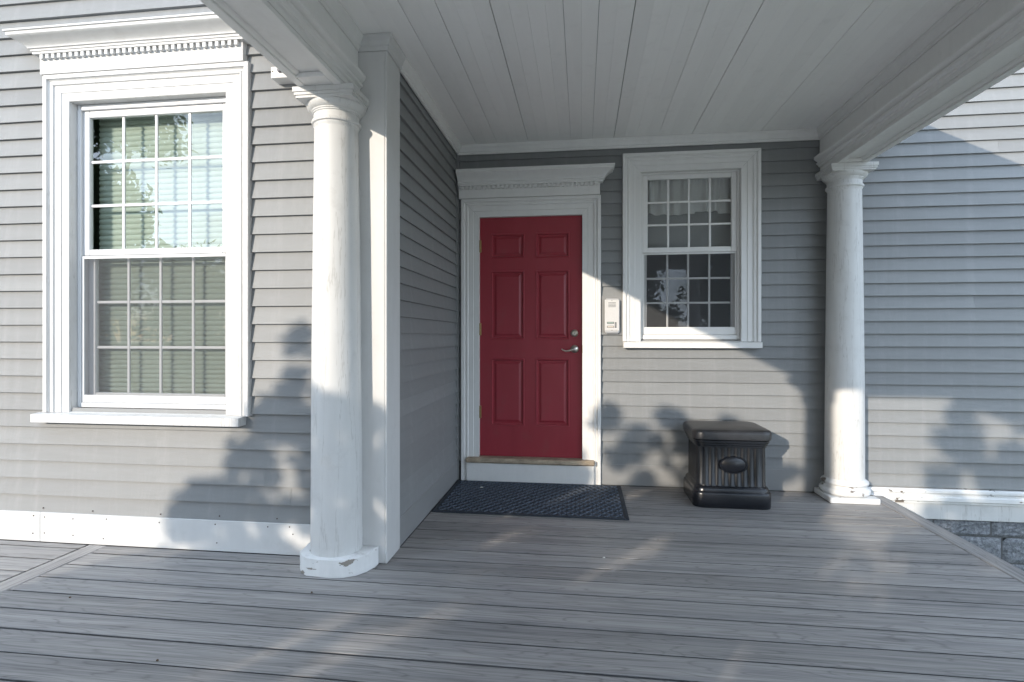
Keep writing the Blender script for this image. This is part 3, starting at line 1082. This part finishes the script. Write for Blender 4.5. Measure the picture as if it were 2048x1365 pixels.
# left column, engaged against the pilaster, on a battered block
cl = thing('porch_column', (-1.300, 2.77, 0), 'white round left column with battered base block against the corner pilaster', 'column', 'white porch columns')
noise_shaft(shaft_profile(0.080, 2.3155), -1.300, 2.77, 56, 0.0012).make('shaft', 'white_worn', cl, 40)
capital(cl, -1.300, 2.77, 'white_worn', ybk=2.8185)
out = [(-1.475, 2.8605), (-1.486, 2.80), (-1.474, 2.705), (-1.438, 2.655), (-1.40, 2.632), (-1.33, 2.622), (-1.262, 2.618), (-1.20, 2.628), (-1.145, 2.660), (-1.105, 2.715), (-1.092, 2.775), (-1.086, 2.817),
       (-1.19, 2.8175), (-1.19, 2.8605)]
loops = []
for s, z in ((1.0, 0.001), (1.008, 0.012), (0.996, 0.03), (1.004, 0.055), (0.995, 0.078), (0.985, 0.090), (0.94, 0.096), (0.6, 0.094)):
    lp = []
    for i, (x, y) in enumerate(out):
        j = 0.004 if i not in (0, 11, 12, 13) else 0.0
        dx, dy = x + 1.29, y - 2.77
        k = s if (y < 2.8) else 1.0
        lp.append((-1.29 + dx * (s if i not in (0, 11, 12, 13) else 1) + random.uniform(-j, j), 2.77 + dy * k + random.uniform(-j, j), z + random.uniform(-j, j) * 0.4 * (0.01 < z)))
    loops.append(lp)
B().loft(loops).make('base_block', 'white_rot', cl, 35)

# right column with turned attic base
def turned_base(parent, cx, cy, mat):
    h = 0.170
    pl = bx('plinth', mat, parent, cx - h, cx + h, cy - h, min(cy + h, YE - 0.029), 0.0015, 0.043, 0.004)
    prof = [(0.150, 0.0425), (0.160, 0.046), (0.168, 0.055), (0.171, 0.068), (0.168, 0.081), (0.160, 0.090), (0.150, 0.092), (0.147, 0.095), (0.143, 0.104), (0.144, 0.113), (0.150, 0.116),
            (0.156, 0.121), (0.159, 0.130), (0.156, 0.139), (0.149, 0.144), (0.142, 0.146), (0.1385, 0.152), (0.136, 0.156)]
    B().lathe(prof, cx, cy, 56).make('turned_base', mat, parent, 40)


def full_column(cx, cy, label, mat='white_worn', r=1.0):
    bk = YE - 0.028 if cy > 4 else None
    c = thing('porch_column', (cx, cy, 0), label, 'column', 'white porch columns')
    noise_shaft([(a * r, z) for a, z in shaft_profile(0.152, 2.3155)], cx, cy, 56, 0.0008).make('shaft', mat, c, 40)
    capital(c, cx, cy, mat, bk)
    turned_base(c, cx, cy, 'white_peel')
    return c


full_column(1.976, 4.425, 'white round right column with turned peeling base beside the black chest')
full_column(-1.318, -0.74, 'white round column at the street corner of the porch, left side', r=0.9)
full_column(1.967, -0.74, 'white round column at the street corner of the porch, right side', r=0.9)

# ------------------------------------------------------------------ porch beams
def beam(label, x0, x1, y0, y1, ztop, outer):
    """box beam running in Y; outer = -1 when its outside faces -X, +1 when it faces +X"""
    cx = (x0 + x1) / 2
    b = thing('porch_beam', (cx, (y0 + y1) / 2, ZB), label, 'beam', 'porch beams')
    rim = 0.042
    rz = 0.026
    B().box(x0 + 0.004, x1 - 0.004, y0, y1, ZB + rz, ztop).make('beam_core', 'white', b)
    # soffit rims and recessed panel
    bx('soffit_rim', 'white', b, x0, x0 + rim, y0, y1, ZB, ZB + rz - 0.0005, 0.003)
    bx('soffit_rim', 'white', b, x1 - rim, x1, y0, y1, ZB, ZB + rz - 0.0005, 0.003)
    for (ya, yb) in ((y0 + 0.001, y0 + 0.30), (y1 - 0.30, y1 - 0.001)):
        bx('soffit_rim', 'white', b, x0 + rim + 0.0005, x1 - rim - 0.0005, ya, yb, ZB + 0.0015, ZB + rz - 0.0005, 0.003)
    for sx, s in ((x0 + rim, 1), (x1 - rim, -1)):
        pr = [(0.0005, 0.010), (0.008, 0.012), (0.016, 0.019), (0.020, rz - 0.0005), (0.0005, rz - 0.0005)]
        B().prism([(sx + s * p, y0 + 0.301, ZB + q) for p, q in pr], [(sx + s * p, y1 - 0.301, ZB + q) for p, q in pr]).make('panel_moulding', 'white', b, 30)
    # faces: fascia, moulding, frieze, crown
    for sx, s in ((x0, -1), (x1, 1)):
        zc = CEIL - 0.078
        pr = [(0.0, ZB + rz), (0.001, ZB + 0.052), (0.012, ZB + 0.056), (0.014, ZB + 0.066), (0.028, ZB + 0.074), (0.031, ZB + 0.086), (0.018, ZB + 0.094), (0.036, ZB + 0.104),
              (0.046, ZB + 0.116), (0.046, ZB + 0.134), (0.004, ZB + 0.138), (0.003, zc), (-0.003, zc), (-0.003, ZB + rz)]
        B().prism([(sx + s * p, y0 + 0.001, q) for p, q in pr], [(sx + s * p, y1 - 0.001, q) for p, q in pr]).make('fascia_moulding', 'white', b, 28)
        cr = [(0.0, zc + 0.0005), (0.010, zc + 0.001), (0.012, zc + 0.016), (0.020, zc + 0.020), (0.026, zc + 0.040), (0.040, zc + 0.056), (0.044, zc + 0.060), (0.044, CEIL - 0.001), (0.0, CEIL - 0.001)]
        B().prism([(sx + s * p, y0 + 0.001, q) for p, q in cr], [(sx + s * p, y1 - 0.001, q) for p, q in cr]).make('crown', 'white', b, 28)
    return b


beam('white panelled beam over the left column, running from the pilaster to the street', -1.435, -1.203, -0.855, 2.818, CEIL - 0.001, -1)
beam('white panelled beam over the right column, running from the entry wall to the street', 1.852, 2.070, -0.855, YE - 0.027, CEIL - 0.001, 1)
fb = thing('porch_beam', (0.3, -0.74, ZB), 'white beam across the street end of the porch', 'beam', 'porch beams')
B().box(-1.199, 1.848, -0.855, -0.625, 2.440, CEIL - 0.002).make('beam_core', 'white', fb)
bx('soffit_rim', 'white', fb, -1.198, 1.847, -0.853, -0.815, 2.425, 2.4395, 0.003)
bx('soffit_rim', 'white', fb, -1.198, 1.847, -0.665, -0.627, 2.425, 2.4395, 0.003)

# ------------------------------------------------------------------ porch ceiling
pc = thing('porch_ceiling', (0.4, 2.0, CEIL), 'white painted beadboard porch ceiling', kind='structure')
PW = 0.0875
n = 0
x = -1.228
dark_gaps = {}
while x < 1.87:
    ya = -0.63
    yb = YE - 0.001
    if x + PW / 2 < XS:
        yb = 2.815
    open_joint = n in (3, 5, 8, 12, 14, 16, 20, 23, 29)
    g = random.uniform(0.0040, 0.0070) if open_joint else random.choice([0.0002, 0.0003, 0.0005])
    ge = random.choice([0.0012, 0.0026, 0.0040]) if open_joint else 0.0003
    x1 = x + PW - g
    dz = random.uniform(0.0, 0.0004)
    segs = [(ya, yb)]
    for a, b in segs:
        zz0 = CEIL + dz
        e = 0.0008
        pr = [(x, zz0 + e), (x + e, zz0), (x1 - e, zz0), (x1, zz0 + e), (x1, CEIL + 0.017), (x, CEIL + 0.017)]
        # a slight bow along the board opens and closes the joints
        B().prism([(p, a, q) for p, q in pr], [(p + (g - ge if p > x + PW / 2 else 0.0), b, q) for p, q in pr]).make('ceiling_plank', 'ceiling', pc)
    x += PW
    n += 1
# crown moulding on the house walls
zc = CEIL - 0.078
cr = [(0.0, zc), (0.012, zc), (0.012, zc + 0.018), (0.020, zc + 0.022), (0.027, zc + 0.040), (0.042, zc + 0.055), (0.042, CEIL - 0.001), (0.0, CEIL - 0.001)]
yb = YE - 0.026
xb_ = XS + 0.027
B().prism([(xb_ + p, yb - p, q) for p, q in cr], [(1.8520 - p * 0.9, yb - p, q) for p, q in cr]).make('crown_moulding', 'white', pc, 28)
B().prism([(xb_ + p, 3.0345, q) for p, q in cr], [(xb_ + p + 0.0003, yb - p - 0.0006, q) for p, q in cr]).make('crown_moulding', 'white', pc, 28)
# roof slab over it
outl = [(-1.75, -1.20), (2.35, -1.20), (2.35, YE - 0.028), (XS + 0.03, YE - 0.028), (XS + 0.03, 2.816), (-1.75, 2.816)]
rf = B().prism([(x, y, CEIL + 0.019) for x, y in outl], [(x, y, 2.975) for x, y in outl]).make('porch_roof', 'roof')
tag(rf, 'low flat roof over the porch', kind='structure')
pr_ = thing('eave_fascia', (0.3, 0.8, 2.85), 'white fascia boards round the porch eaves', 'fascia')
bx('fascia_board', 'white', pr_, -1.773, -1.751, -1.20, 2.815, 2.842, 2.982, 0.002)
bx('fascia_board', 'white', pr_, 2.351, 2.373, -1.20, YE - 0.029, 2.842, 2.982, 0.002)
bx('fascia_board', 'white', pr_, -1.773, 2.373, -1.224, -1.202, 2.842, 2.982, 0.002)

# ------------------------------------------------------------------ door mat
mt = thing('door_mat', (-0.36, 4.10, 0.001), 'dark blue grey rubber mat with woven diamond ribs before the red door', 'door mat')
mx0, mx1, my0, my1 = -1.040, 0.313, 3.690, 4.505
bx('backing', 'mat', mt, mx0, mx1, my0, my1, 0.0015, 0.0085, 0.004)
rib = B()
pch = 0.030
k = 0
yy = my0 + 0.045
row = 0
while yy < my1 - 0.03:
    xx = mx0 + 0.045
    cn = 0
    while xx < mx1 - 0.04:
        a = math.radians(54 if (row + cn) % 2 else -54)
        ca, sa = math.cos(a), math.sin(a)
        hl, hw = 0.0200, 0.0058
        hz = 0.0135 + random.uniform(-0.0008, 0.0008)
        q = []
        for (dx, dy, z) in ((-hl, -hw, .0086), (hl, -hw, .0086), (hl, hw, .0086), (-hl, hw, .0086), (-hl * .85, -hw * .6, hz), (hl * .85, -hw * .6, hz), (hl * .85, hw * .6, hz), (-hl * .85, hw * .6, hz)):
            q.append((xx + dx * ca - dy * sa, yy + dx * sa + dy * ca, z))
        rib.add(q, [(4, 5, 6, 7), (0, 1, 5, 4), (1, 2, 6, 5), (2, 3, 7, 6), (3, 0, 4, 7)])
        xx += pch
        cn += 1
    yy += pch * 1.45
    row += 1
o = rib.make('rib_pattern', 'mattop', mt)
o['kind'] = 'stuff'
for (a0, a1, b0, b1) in ((mx0 + 0.002, mx0 + 0.022, my0 + 0.002, my1 - 0.002), (mx1 - 0.022, mx1 - 0.002, my0 + 0.002, my1 - 0.002),
                         (mx0 + 0.0225, mx1 - 0.0225, my0 + 0.002, my0 + 0.022), (mx0 + 0.0225, mx1 - 0.0225, my1 - 0.022, my1 - 0.002)):
    bx('mat_edge', 'mat', mt, a0, a1, b0, b1, 0.0087, 0.0115, 0.0015)

# ------------------------------------------------------------------ black storage chest
BX, BY, BW, BD = 1.066, 4.265, 0.272, 0.238
ch = thing('storage_chest', (BX, BY, 0.002), 'black fluted plastic storage chest with oval emblem by the right column', 'storage chest')


def zmap(z):
    return float(np.interp(z, [0, .128, .4255, .4645, .511, .534], [0, .152, .430, .486, .546, .566]))


def rloop(hw, hd, r, z, n=12, flute=0.0, fn=0):
    z = zmap(z)
    pts = []
    for (sx, sy, a0) in ((1, 1, 0), (-1, 1, 90), (-1, -1, 180), (1, -1, 270)):
        for i in range(n + 1):
            a = math.radians(a0 + 90.0 * i / n)
            pts.append((sx * (hw - r) + r * math.cos(a), sy * (hd - r) + r * math.sin(a)))
    return [(BX + x, BY + y, z) for x, y in pts]


def dense(hw, hd, r, z, m=532, amp=0.0, cnt=0):
    # evenly spaced perimeter so flutes can be cut in
    base = [(x - BX, y - BY) for x, y, _ in rloop(hw, hd, r, z)]
    base.append(base[0])
    ds = [0.0]
    for i in range(1, len(base)):
        ds.append(ds[-1] + math.hypot(base[i][0] - base[i - 1][0], base[i][1] - base[i - 1][1]))
    T = ds[-1]
    out = []
    j = 0
    for i in range(m):
        s = T * i / m
        while ds[j + 1] < s:
            j += 1
        seg = max(1e-9, ds[j + 1] - ds[j])
        t = (s - ds[j]) / seg
        x = base[j][0] + (base[j + 1][0] - base[j][0]) * t
        y = base[j][1] + (base[j + 1][1] - base[j][1]) * t
        dx, dy = base[j + 1][0] - base[j][0], base[j + 1][1] - base[j][1]
        L_ = max(1e-9, math.hypot(dx, dy))
        nx_, ny_ = dy / L_, -dx / L_
        w = amp * abs(math.sin(math.pi * cnt * s / T)) if amp else 0.0
        out.append((BX + x - nx_ * w, BY + y - ny_ * w, zmap(z)))
    return out


B().loft([rloop(BW * 0.99, BD * 0.99, 0.07, 0.003), rloop(BW, BD, 0.075, 0.012), rloop(BW, BD, 0.075, 0.082), rloop(BW - 0.004, BD - 0.004, 0.073, 0.094), rloop(BW - 0.012, BD - 0.012, 0.07, 0.099),
          rloop(BW - 0.014, BD - 0.014, 0.07, 0.112), rloop(BW - 0.020, BD - 0.020, 0.068, 0.122), rloop(BW - 0.032, BD - 0.032, 0.066, 0.128)]).make('chest_base', 'box', ch, 45)
B().loft([dense(BW - 0.030, BD - 0.030, 0.066, 0.127), dense(BW - 0.030, BD - 0.030, 0.066, 0.131), dense(BW - 0.030, BD - 0.030, 0.066, 0.140, amp=0.006, cnt=38), dense(BW - 0.032, BD - 0.032, 0.066, 0.425, amp=0.006, cnt=38)]).make(
    'fluted_body', 'box', ch, 50)
B().loft([rloop(BW - 0.026, BD - 0.026, 0.066, 0.4255), rloop(BW - 0.026, BD - 0.026, 0.066, 0.434), rloop(BW - 0.018, BD - 0.018, 0.068, 0.437), rloop(BW - 0.018, BD - 0.018, 0.068, 0.446),
          rloop(BW - 0.010, BD - 0.010, 0.07, 0.449), rloop(BW - 0.010, BD - 0.010, 0.07, 0.461), rloop(BW - 0.016, BD - 0.016, 0.07, 0.464)]).make('chest_cornice', 'box', ch, 45)
lid = B().loft([rloop(BW - 0.008, BD - 0.008, 0.07, 0.4645), rloop(BW + 0.002, BD + 0.002, 0.076, 0.467), rloop(BW + 0.003, BD + 0.003, 0.077, 0.500), rloop(BW - 0.001, BD - 0.001, 0.075, 0.511),
                rloop(BW - 0.010, BD - 0.010, 0.07, 0.519), rloop(BW - 0.026, BD - 0.026, 0.06, 0.524), rloop(BW - 0.08, BD - 0.08, 0.05, 0.531), rloop(BW - 0.17, BD - 0.17, 0.03, 0.534)])
lid.make('lid', 'boxlid', ch, 45)
loops = []
for s, d in ((1.0, 0.0), (1.0, -0.012), (0.96, -0.017), (0.88, -0.017), (0.85, -0.013), (0.82, -0.014), (0.5, -0.021), (0.02, -0.024)):
    loops.append([(BX + 0.005 + 0.098 * s * math.cos(2 * math.pi * i / 40), BY - BD + 0.034 + d, 0.307 + 0.062 * s * math.sin(2 * math.pi * i / 40)) for i in range(40)])
B().loft(loops).make('oval_emblem', 'box', ch, 35)

# ------------------------------------------------------------------ door intercom
ic = thing('door_intercom', (0.246, YE, 1.25), 'silver door intercom with speaker slots between the door and small window', 'intercom')
bx('mounting_block', 'grey_trim', ic, 0.153, 0.332, YE - 0.030, YE - 0.001, 1.236, 1.557, 0.002)
yq = YE - 0.0305
bx('case', 'intercom', ic, 0.186, 0.304, yq - 0.030, yq, 1.247, 1.532, 0.012)
bx('face_panel', 'silver', ic, 0.1835, 0.3005, yq - 0.037, yq - 0.0305, 1.268, 1.523, 0.002)
yp = yq - 0.0375
for i in range(4):
    bx('speaker_slot', 'black', ic, 0.213, 0.273, yp - 0.0006, yp + 0.0004, 1.463 + i * 0.011, 1.4665 + i * 0.011, 0.0002)
for z0, m_ in ((1.326, 'plate_green'), (1.294, 'plate_cream')):
    pl = bx('name_plate', 'black', ic, 0.203, 0.258, yp - 0.001, yp + 0.0003, z0, z0 + 0.0155, 0.0003)
    B().box(0.206, 0.255, yp - 0.0018, yp - 0.0011, z0 + 0.003, z0 + 0.0125).make('plate_insert', m_, pl)
for z0 in (1.327, 1.311, 1.295):
    bx('call_button', 'black', ic, 0.264, 0.279, yp - 0.003, yp + 0.0003, z0, z0 + 0.010, 0.0015)
for z0 in (1.516, 1.274):
    B().lathe([(0.0001, yp - 0.0012), (0.0028, yp - 0.001), (0.003, yp + 0.0003)], 0.242, z0, 10, 'y').make('screw', 'rust', ic)

# ------------------------------------------------------------------ small white box high on the street wall
sb = thing('sensor_box', (-1.63, YL, 2.64), 'small white box with a round lens high on the wall beside the left column', 'sensor box')
bx('case', 'white', sb, -1.692, -1.56, YL - 0.100, YL - 0.020, 2.640, 2.702, 0.002)
B().lathe([(0.013, YL - 0.1003), (0.013, YL - 0.108), (0.010, YL - 0.114), (0.0001, YL - 0.117)], -1.638, 2.678, 20, 'y').make('lens', 'lens', sb, 40)
B().lathe([(0.0035, YL - 0.1003), (0.0035, YL - 0.103), (0.0001, YL - 0.1035)], -1.681, 2.676, 10, 'y').make('screw', 'rust', sb)

# ------------------------------------------------------------------ crumbs on the deck
spots = [(-2.38, 2.27, 'leafdry', 0.007, 'small dry leaf scrap on the left deck boards near the frame edge'),
         (-1.59, 1.87, 'leafdry', 0.006, 'dry leaf scrap on the deck in the left foreground'),
         (-1.28, 2.46, 'leafdry', 0.006, 'dark crumb on the deck in front of the left column'),
         (0.77, 1.98, 'leafdry', 0.006, 'dark crumb on the near deck boards right of centre'),
         (-0.80, 4.30, 'chip', 0.016, 'white paint flake lying on the door mat'),
         (0.12, 3.05, 'chip', 0.008, 'pale crumb on the deck boards in front of the mat')]
for x, y, m_, r, lab in spots:
    z = 0.0135 if 'mat' in lab and 'front' not in lab else 0.0012
    pts = [(x + r * (0.5 + random.random() * 0.6) * math.cos(a), y + r * (0.4 + 0.5 * random.random()) * math.sin(a)) for a in [k * math.pi / 4 for k in range(8)]]
    o = B().prism([(p, q, z) for p, q in pts], [(x + (p - x) * 0.7, y + (q - y) * 0.7, z + 0.003 + 0.002 * random.random()) for p, q in pts]).make('debris_flake' if m_ == 'chip' else 'leaf_scrap', m_)
    tag(o, lab, 'debris', 'crumbs on the deck')


# ------------------------------------------------------------------ planting on the street side
def foliage(parent, name, mat, blobs, count, size, clump_r=0.2, fill=0.5):
    """blobs: (cx, cy, cz, rx, ry, rz); leaf quads spread through the blobs"""
    vol = np.array([b[3] * b[4] * b[5] for b in blobs])
    idx = rng.choice(len(blobs), size=count, p=vol / vol.sum())
    bl = np.array(blobs)[idx]
    d = rng.normal(size=(count, 3))
    d /= np.linalg.norm(d, axis=1)[:, None]
    # leaves gather in clumps set near the skin of each blob, the rest fills the inside
    nc = 26
    cd = rng.normal(size=(len(blobs), nc, 3))
    cd /= np.linalg.norm(cd, axis=2)[:, :, None]
    cr = 0.62 + 0.36 * rng.random((len(blobs), nc, 1))
    ck = rng.integers(0, nc, count)
    cc = bl[:, :3] + cd[idx, ck] * cr[idx, ck] * bl[:, 3:]
    clump = cc + d * (rng.random(count) ** 0.4)[:, None] * clump_r
    inner = bl[:, :3] + d * (rng.random(count) ** 0.34)[:, None] * bl[:, 3:] * 0.86
    c = np.where((rng.random(count) < fill)[:, None], inner, clump)
    u = rng.normal(size=(count, 3))
    u /= np.linalg.norm(u, axis=1)[:, None]
    w = np.cross(u, rng.normal(size=(count, 3)))
    w /= np.linalg.norm(w, axis=1)[:, None]
    s = size * (0.6 + 0.8 * rng.random(count))[:, None]
    nrm = np.cross(u, w)
    v0 = c - u * s
    v1 = c + w * s * 0.42 + nrm * s * 0.12
    v2 = c + u * s
    v3 = c - w * s * 0.42 + nrm * s * 0.12
    vs = np.stack([v0, v1, v2, v3], 1).reshape(-1, 3)
    cen = vs.mean(0)
    me = bpy.data.meshes.new(name)
    me.from_pydata((vs - cen).tolist(), [], np.arange(count * 4).reshape(-1, 4).tolist())
    me.materials.append(M[mat])
    o = bpy.data.objects.new(name, me)
    COL.objects.link(o)
    o.parent = parent
    o.location = Vector(cen) - wpos(parent)
    return o


def sprays(parent, name, mat, blobs, n_clump, clump_r, per, size, gaps=()):
    """opaque leaf sprays scattered through thin blobs, so that clear gaps stay between them"""
    area = np.array([b[3] * b[5] for b in blobs])
    idx = rng.choice(len(blobs), size=n_clump, p=area / area.sum())
    bl = np.array(blobs)[idx]
    d = rng.normal(size=(n_clump, 3))
    d /= np.linalg.norm(d, axis=1)[:, None]
    cc = bl[:, :3] + d * (rng.random(n_clump) ** 0.36)[:, None] * bl[:, 3:]
    cr = clump_r * (0.65 + 0.7 * rng.random(n_clump))
    k = np.repeat(np.arange(n_clump), per)
    m = len(k)
    e = rng.normal(size=(m, 3))
    e /= np.linalg.norm(e, axis=1)[:, None]
    c = cc[k] + e * (rng.random(m) ** 0.42 * cr[k])[:, None] * np.array([1.0, 0.8, 0.85])
    u = e + 0.7 * rng.normal(size=(m, 3))
    u /= np.linalg.norm(u, axis=1)[:, None]
    w = np.cross(u, rng.normal(size=(m, 3)))
    w /= np.linalg.norm(w, axis=1)[:, None]
    s = size * (0.6 + 0.8 * rng.random(m))[:, None]
    keep = c[:, 2] > 1.32 + 0.06 * np.sin(c[:, 0] * 7.0)      # bare stems below, cut clear so light passes under to the porch
    for gx, gz, gr in gaps:                      # open places between the branches
        keep &= (c[:, 0] - gx) ** 2 + (c[:, 2] - gz) ** 2 > gr * gr
    c, u, w, s = c[keep], u[keep], w[keep], s[keep]
    m = len(c)
    nrm = np.cross(u, w)
    vs = np.stack([c - u * s, c + w * s * 0.45 + nrm * s * 0.12, c + u * s, c - w * s * 0.45 + nrm * s * 0.12], 1).reshape(-1, 3)
    cen = vs.mean(0)
    me = bpy.data.meshes.new(name)
    me.from_pydata((vs - cen).tolist(), [], np.arange(m * 4).reshape(-1, 4).tolist())
    me.materials.append(M[mat])
    o = bpy.data.objects.new(name, me)
    COL.objects.link(o)
    o.parent = parent
    o.location = Vector(cen) - wpos(parent)
    return o


def plant(name, label, cat, x, y, blobs, count, size, mat='leaf', trunk=0.05, stems=3, group=None, clump_r=0.2, fill=0.5, gaps=()):
    t = thing(name, (x, y, -0.65), label, cat, group)
    if isinstance(count, tuple):
        sprays(t, 'crown', mat, blobs, count[0], clump_r, count[1], size, gaps)
    else:
        foliage(t, 'crown', mat, blobs, count, size, clump_r, fill)
    tb = B()
    for k in range(stems):
        b = blobs[k % len(blobs)]
        top = (b[0] + random.uniform(-.2, .2) * b[3], b[1] + random.uniform(-.2, .2) * b[4], b[2] + 0.35 * b[5])
        p0 = Vector((x + (0.06 * k if stems > 1 else 0), y, -0.66))
        p3 = Vector(top)
        path = []
        for i in range(7):
            q = i / 6.0
            p = p0.lerp(p3, q)
            p.z = p0.z + (p3.z - p0.z) * (q ** 0.8)
            path.append(tuple(p + Vector((random.uniform(-.03, .03), random.uniform(-.03, .03), 0)) * q))
        tb.tube(path, [trunk * (1 - 0.8 * i / 6.0) for i in range(7)], 7)
    tb.make('trunk', 'bark', t, 60)
    return t


# large shrub whose shadow lies on the left wall, column and entry wall
SY = -3.2
GAPS = [(-3.52, 2.00, .10), (-3.56, 1.90, .09), (-4.02, 1.61, .11), (-3.92, 1.69, .09), (-4.3, 1.66, .08), (-2.3, 2.09, .10), (-5.66, 2.0, .055), (-5.45, 2.0, .07), (-5.22, 2.02, .085),
        (-5.35, 2.2, .06), (-5.6, 2.3, .055), (-5.05, 2.35, .06), (-4.9, 2.55, .06), (-3.9, 2.62, .07), (-3.7, 2.66, .08), (-3.75, 2.5, .06), (-3.5, 2.55, .07)]
plant('small_tree', 'broad leafy small tree on bare stems left of the porch', 'tree', -4.7, SY,
      [(-6.04, SY, 0.64, .30, .12, 1.42), (-5.82, SY, 0.74, .36, .12, 1.58), (-5.52, SY, 1.14, .40, .14, 1.58), (-5.72, SY, 1.75, .26, .10, .5), (-5.17, SY, 1.69, .42, .14, 1.42), (-4.82, SY, 1.24, .55, .14, 1.75), (-4.32, SY, 1.19, .5, .14, 1.92),
       (-3.87, SY, 1.19, .45, .14, 1.92), (-3.52, SY, 1.14, .36, .14, 1.86), (-3.27, SY, 0.99, .28, .14, 1.72), (-3.08, SY, 1.05, .22, .14, 1.62)], (980, 75), 0.044, 'leaf', 0.022, 9, 'small trees by the drive', 0.095, 0.5, GAPS)
plant('small_tree', 'open airy small tree on bare stems in front of the porch', 'tree', -1.1, SY,
      [(-1.67, SY, 1.84, .38, .12, 1.85), (-1.17, SY, 2.04, .5, .14, 1.85), (-0.52, SY, 1.84, .6, .14, 1.7), (0.18, SY, 1.64, .6, .14, 1.5)], (470, 70), 0.044, 'leaf2', 0.022, 8,
      'small trees by the drive', 0.095)
plant('raised_hedge', 'dense hedge on bare stems between the two small trees', 'hedge', -2.5, SY,
      [(-3.32 + 0.22 * k, SY, 0.64 + 0.05 * math.sin(k * 1.7), .22, .25, 1.72) for k in range(22)], (1500, 50), 0.05, 'leaf', 0.02, 11, None, 0.10, 0.7, GAPS)
# trees further out, most for reflections in the glass, two to block sky
def tree(x, y, h, r, n, lab, mat='leaf', lo=0.25):
    bl = []
    for k in range(9):
        a = random.uniform(0, 6.28)
        q = random.uniform(0.0, 0.62) * r
        zz = h * (lo + (0.95 - lo) * random.random()) - 0.65
        rr = r * random.uniform(0.35, 0.6)
        bl.append((x + q * math.cos(a), y + q * math.sin(a), zz, rr, rr, rr * 0.8))
    bl.append((x, y, h * 0.85 - 0.65, r * 0.5, r * 0.5, h * 0.15))
    plant('broadleaf_tree', lab, 'tree', x, y, bl, n, 0.15, mat, 0.16, 5, 'trees across the street side', 0.5, 0.4)


tree(-15.6, -9.6, 11.0, 2.6, 7000, 'tallest tree, at the far left of the street side')
tree(-18.0, -13.5, 7.6, 2.2, 4000, 'medium tree beside the tallest tree on the left', 'leaf2')
tree(-20.5, -7.0, 9.0, 2.6, 4000, 'wide tree nearest the left end of the house')
tree(-11.5, 0.2, 11.0, 3.0, 9000, 'tall tree added beside the left end of the house to block sky', 'leaf')  # this unseen tree and the next added to dim the left wall
tree(-14.5, -3.8, 11.5, 3.0, 9000, 'tall tree added on the lawn left of the drive to block sky', 'leaf2')
tree(-12.6, -10.6, 4.3, 2.0, 4500, 'low rounded tree on the left of the drive')
tree(-9.6, -12.5, 4.4, 2.2, 4500, 'low spreading tree behind the broad small tree', 'leaf2')
tree(-5.0, -17.0, 6.4, 2.6, 5000, 'tall tree straight across from the porch, left one')
tree(-0.5, -15.5, 5.6, 2.4, 5000, 'tall tree straight across from the porch, middle one', 'leaf2')
tree(2.4, -15.2, 6.4, 2.5, 8000, 'tall tree straight across from the porch, right one')
tree(6.0, -14.4, 6.6, 2.6, 8000, 'tall tree to the right of the drive')
tree(0.9, -18.5, 7.4, 2.7, 8000, 'tall tree set back between the two across from the porch')
tree(14.0, -10.0, 5.5, 2.2, 3000, 'tree at the far right end of the drive', 'leaf2')
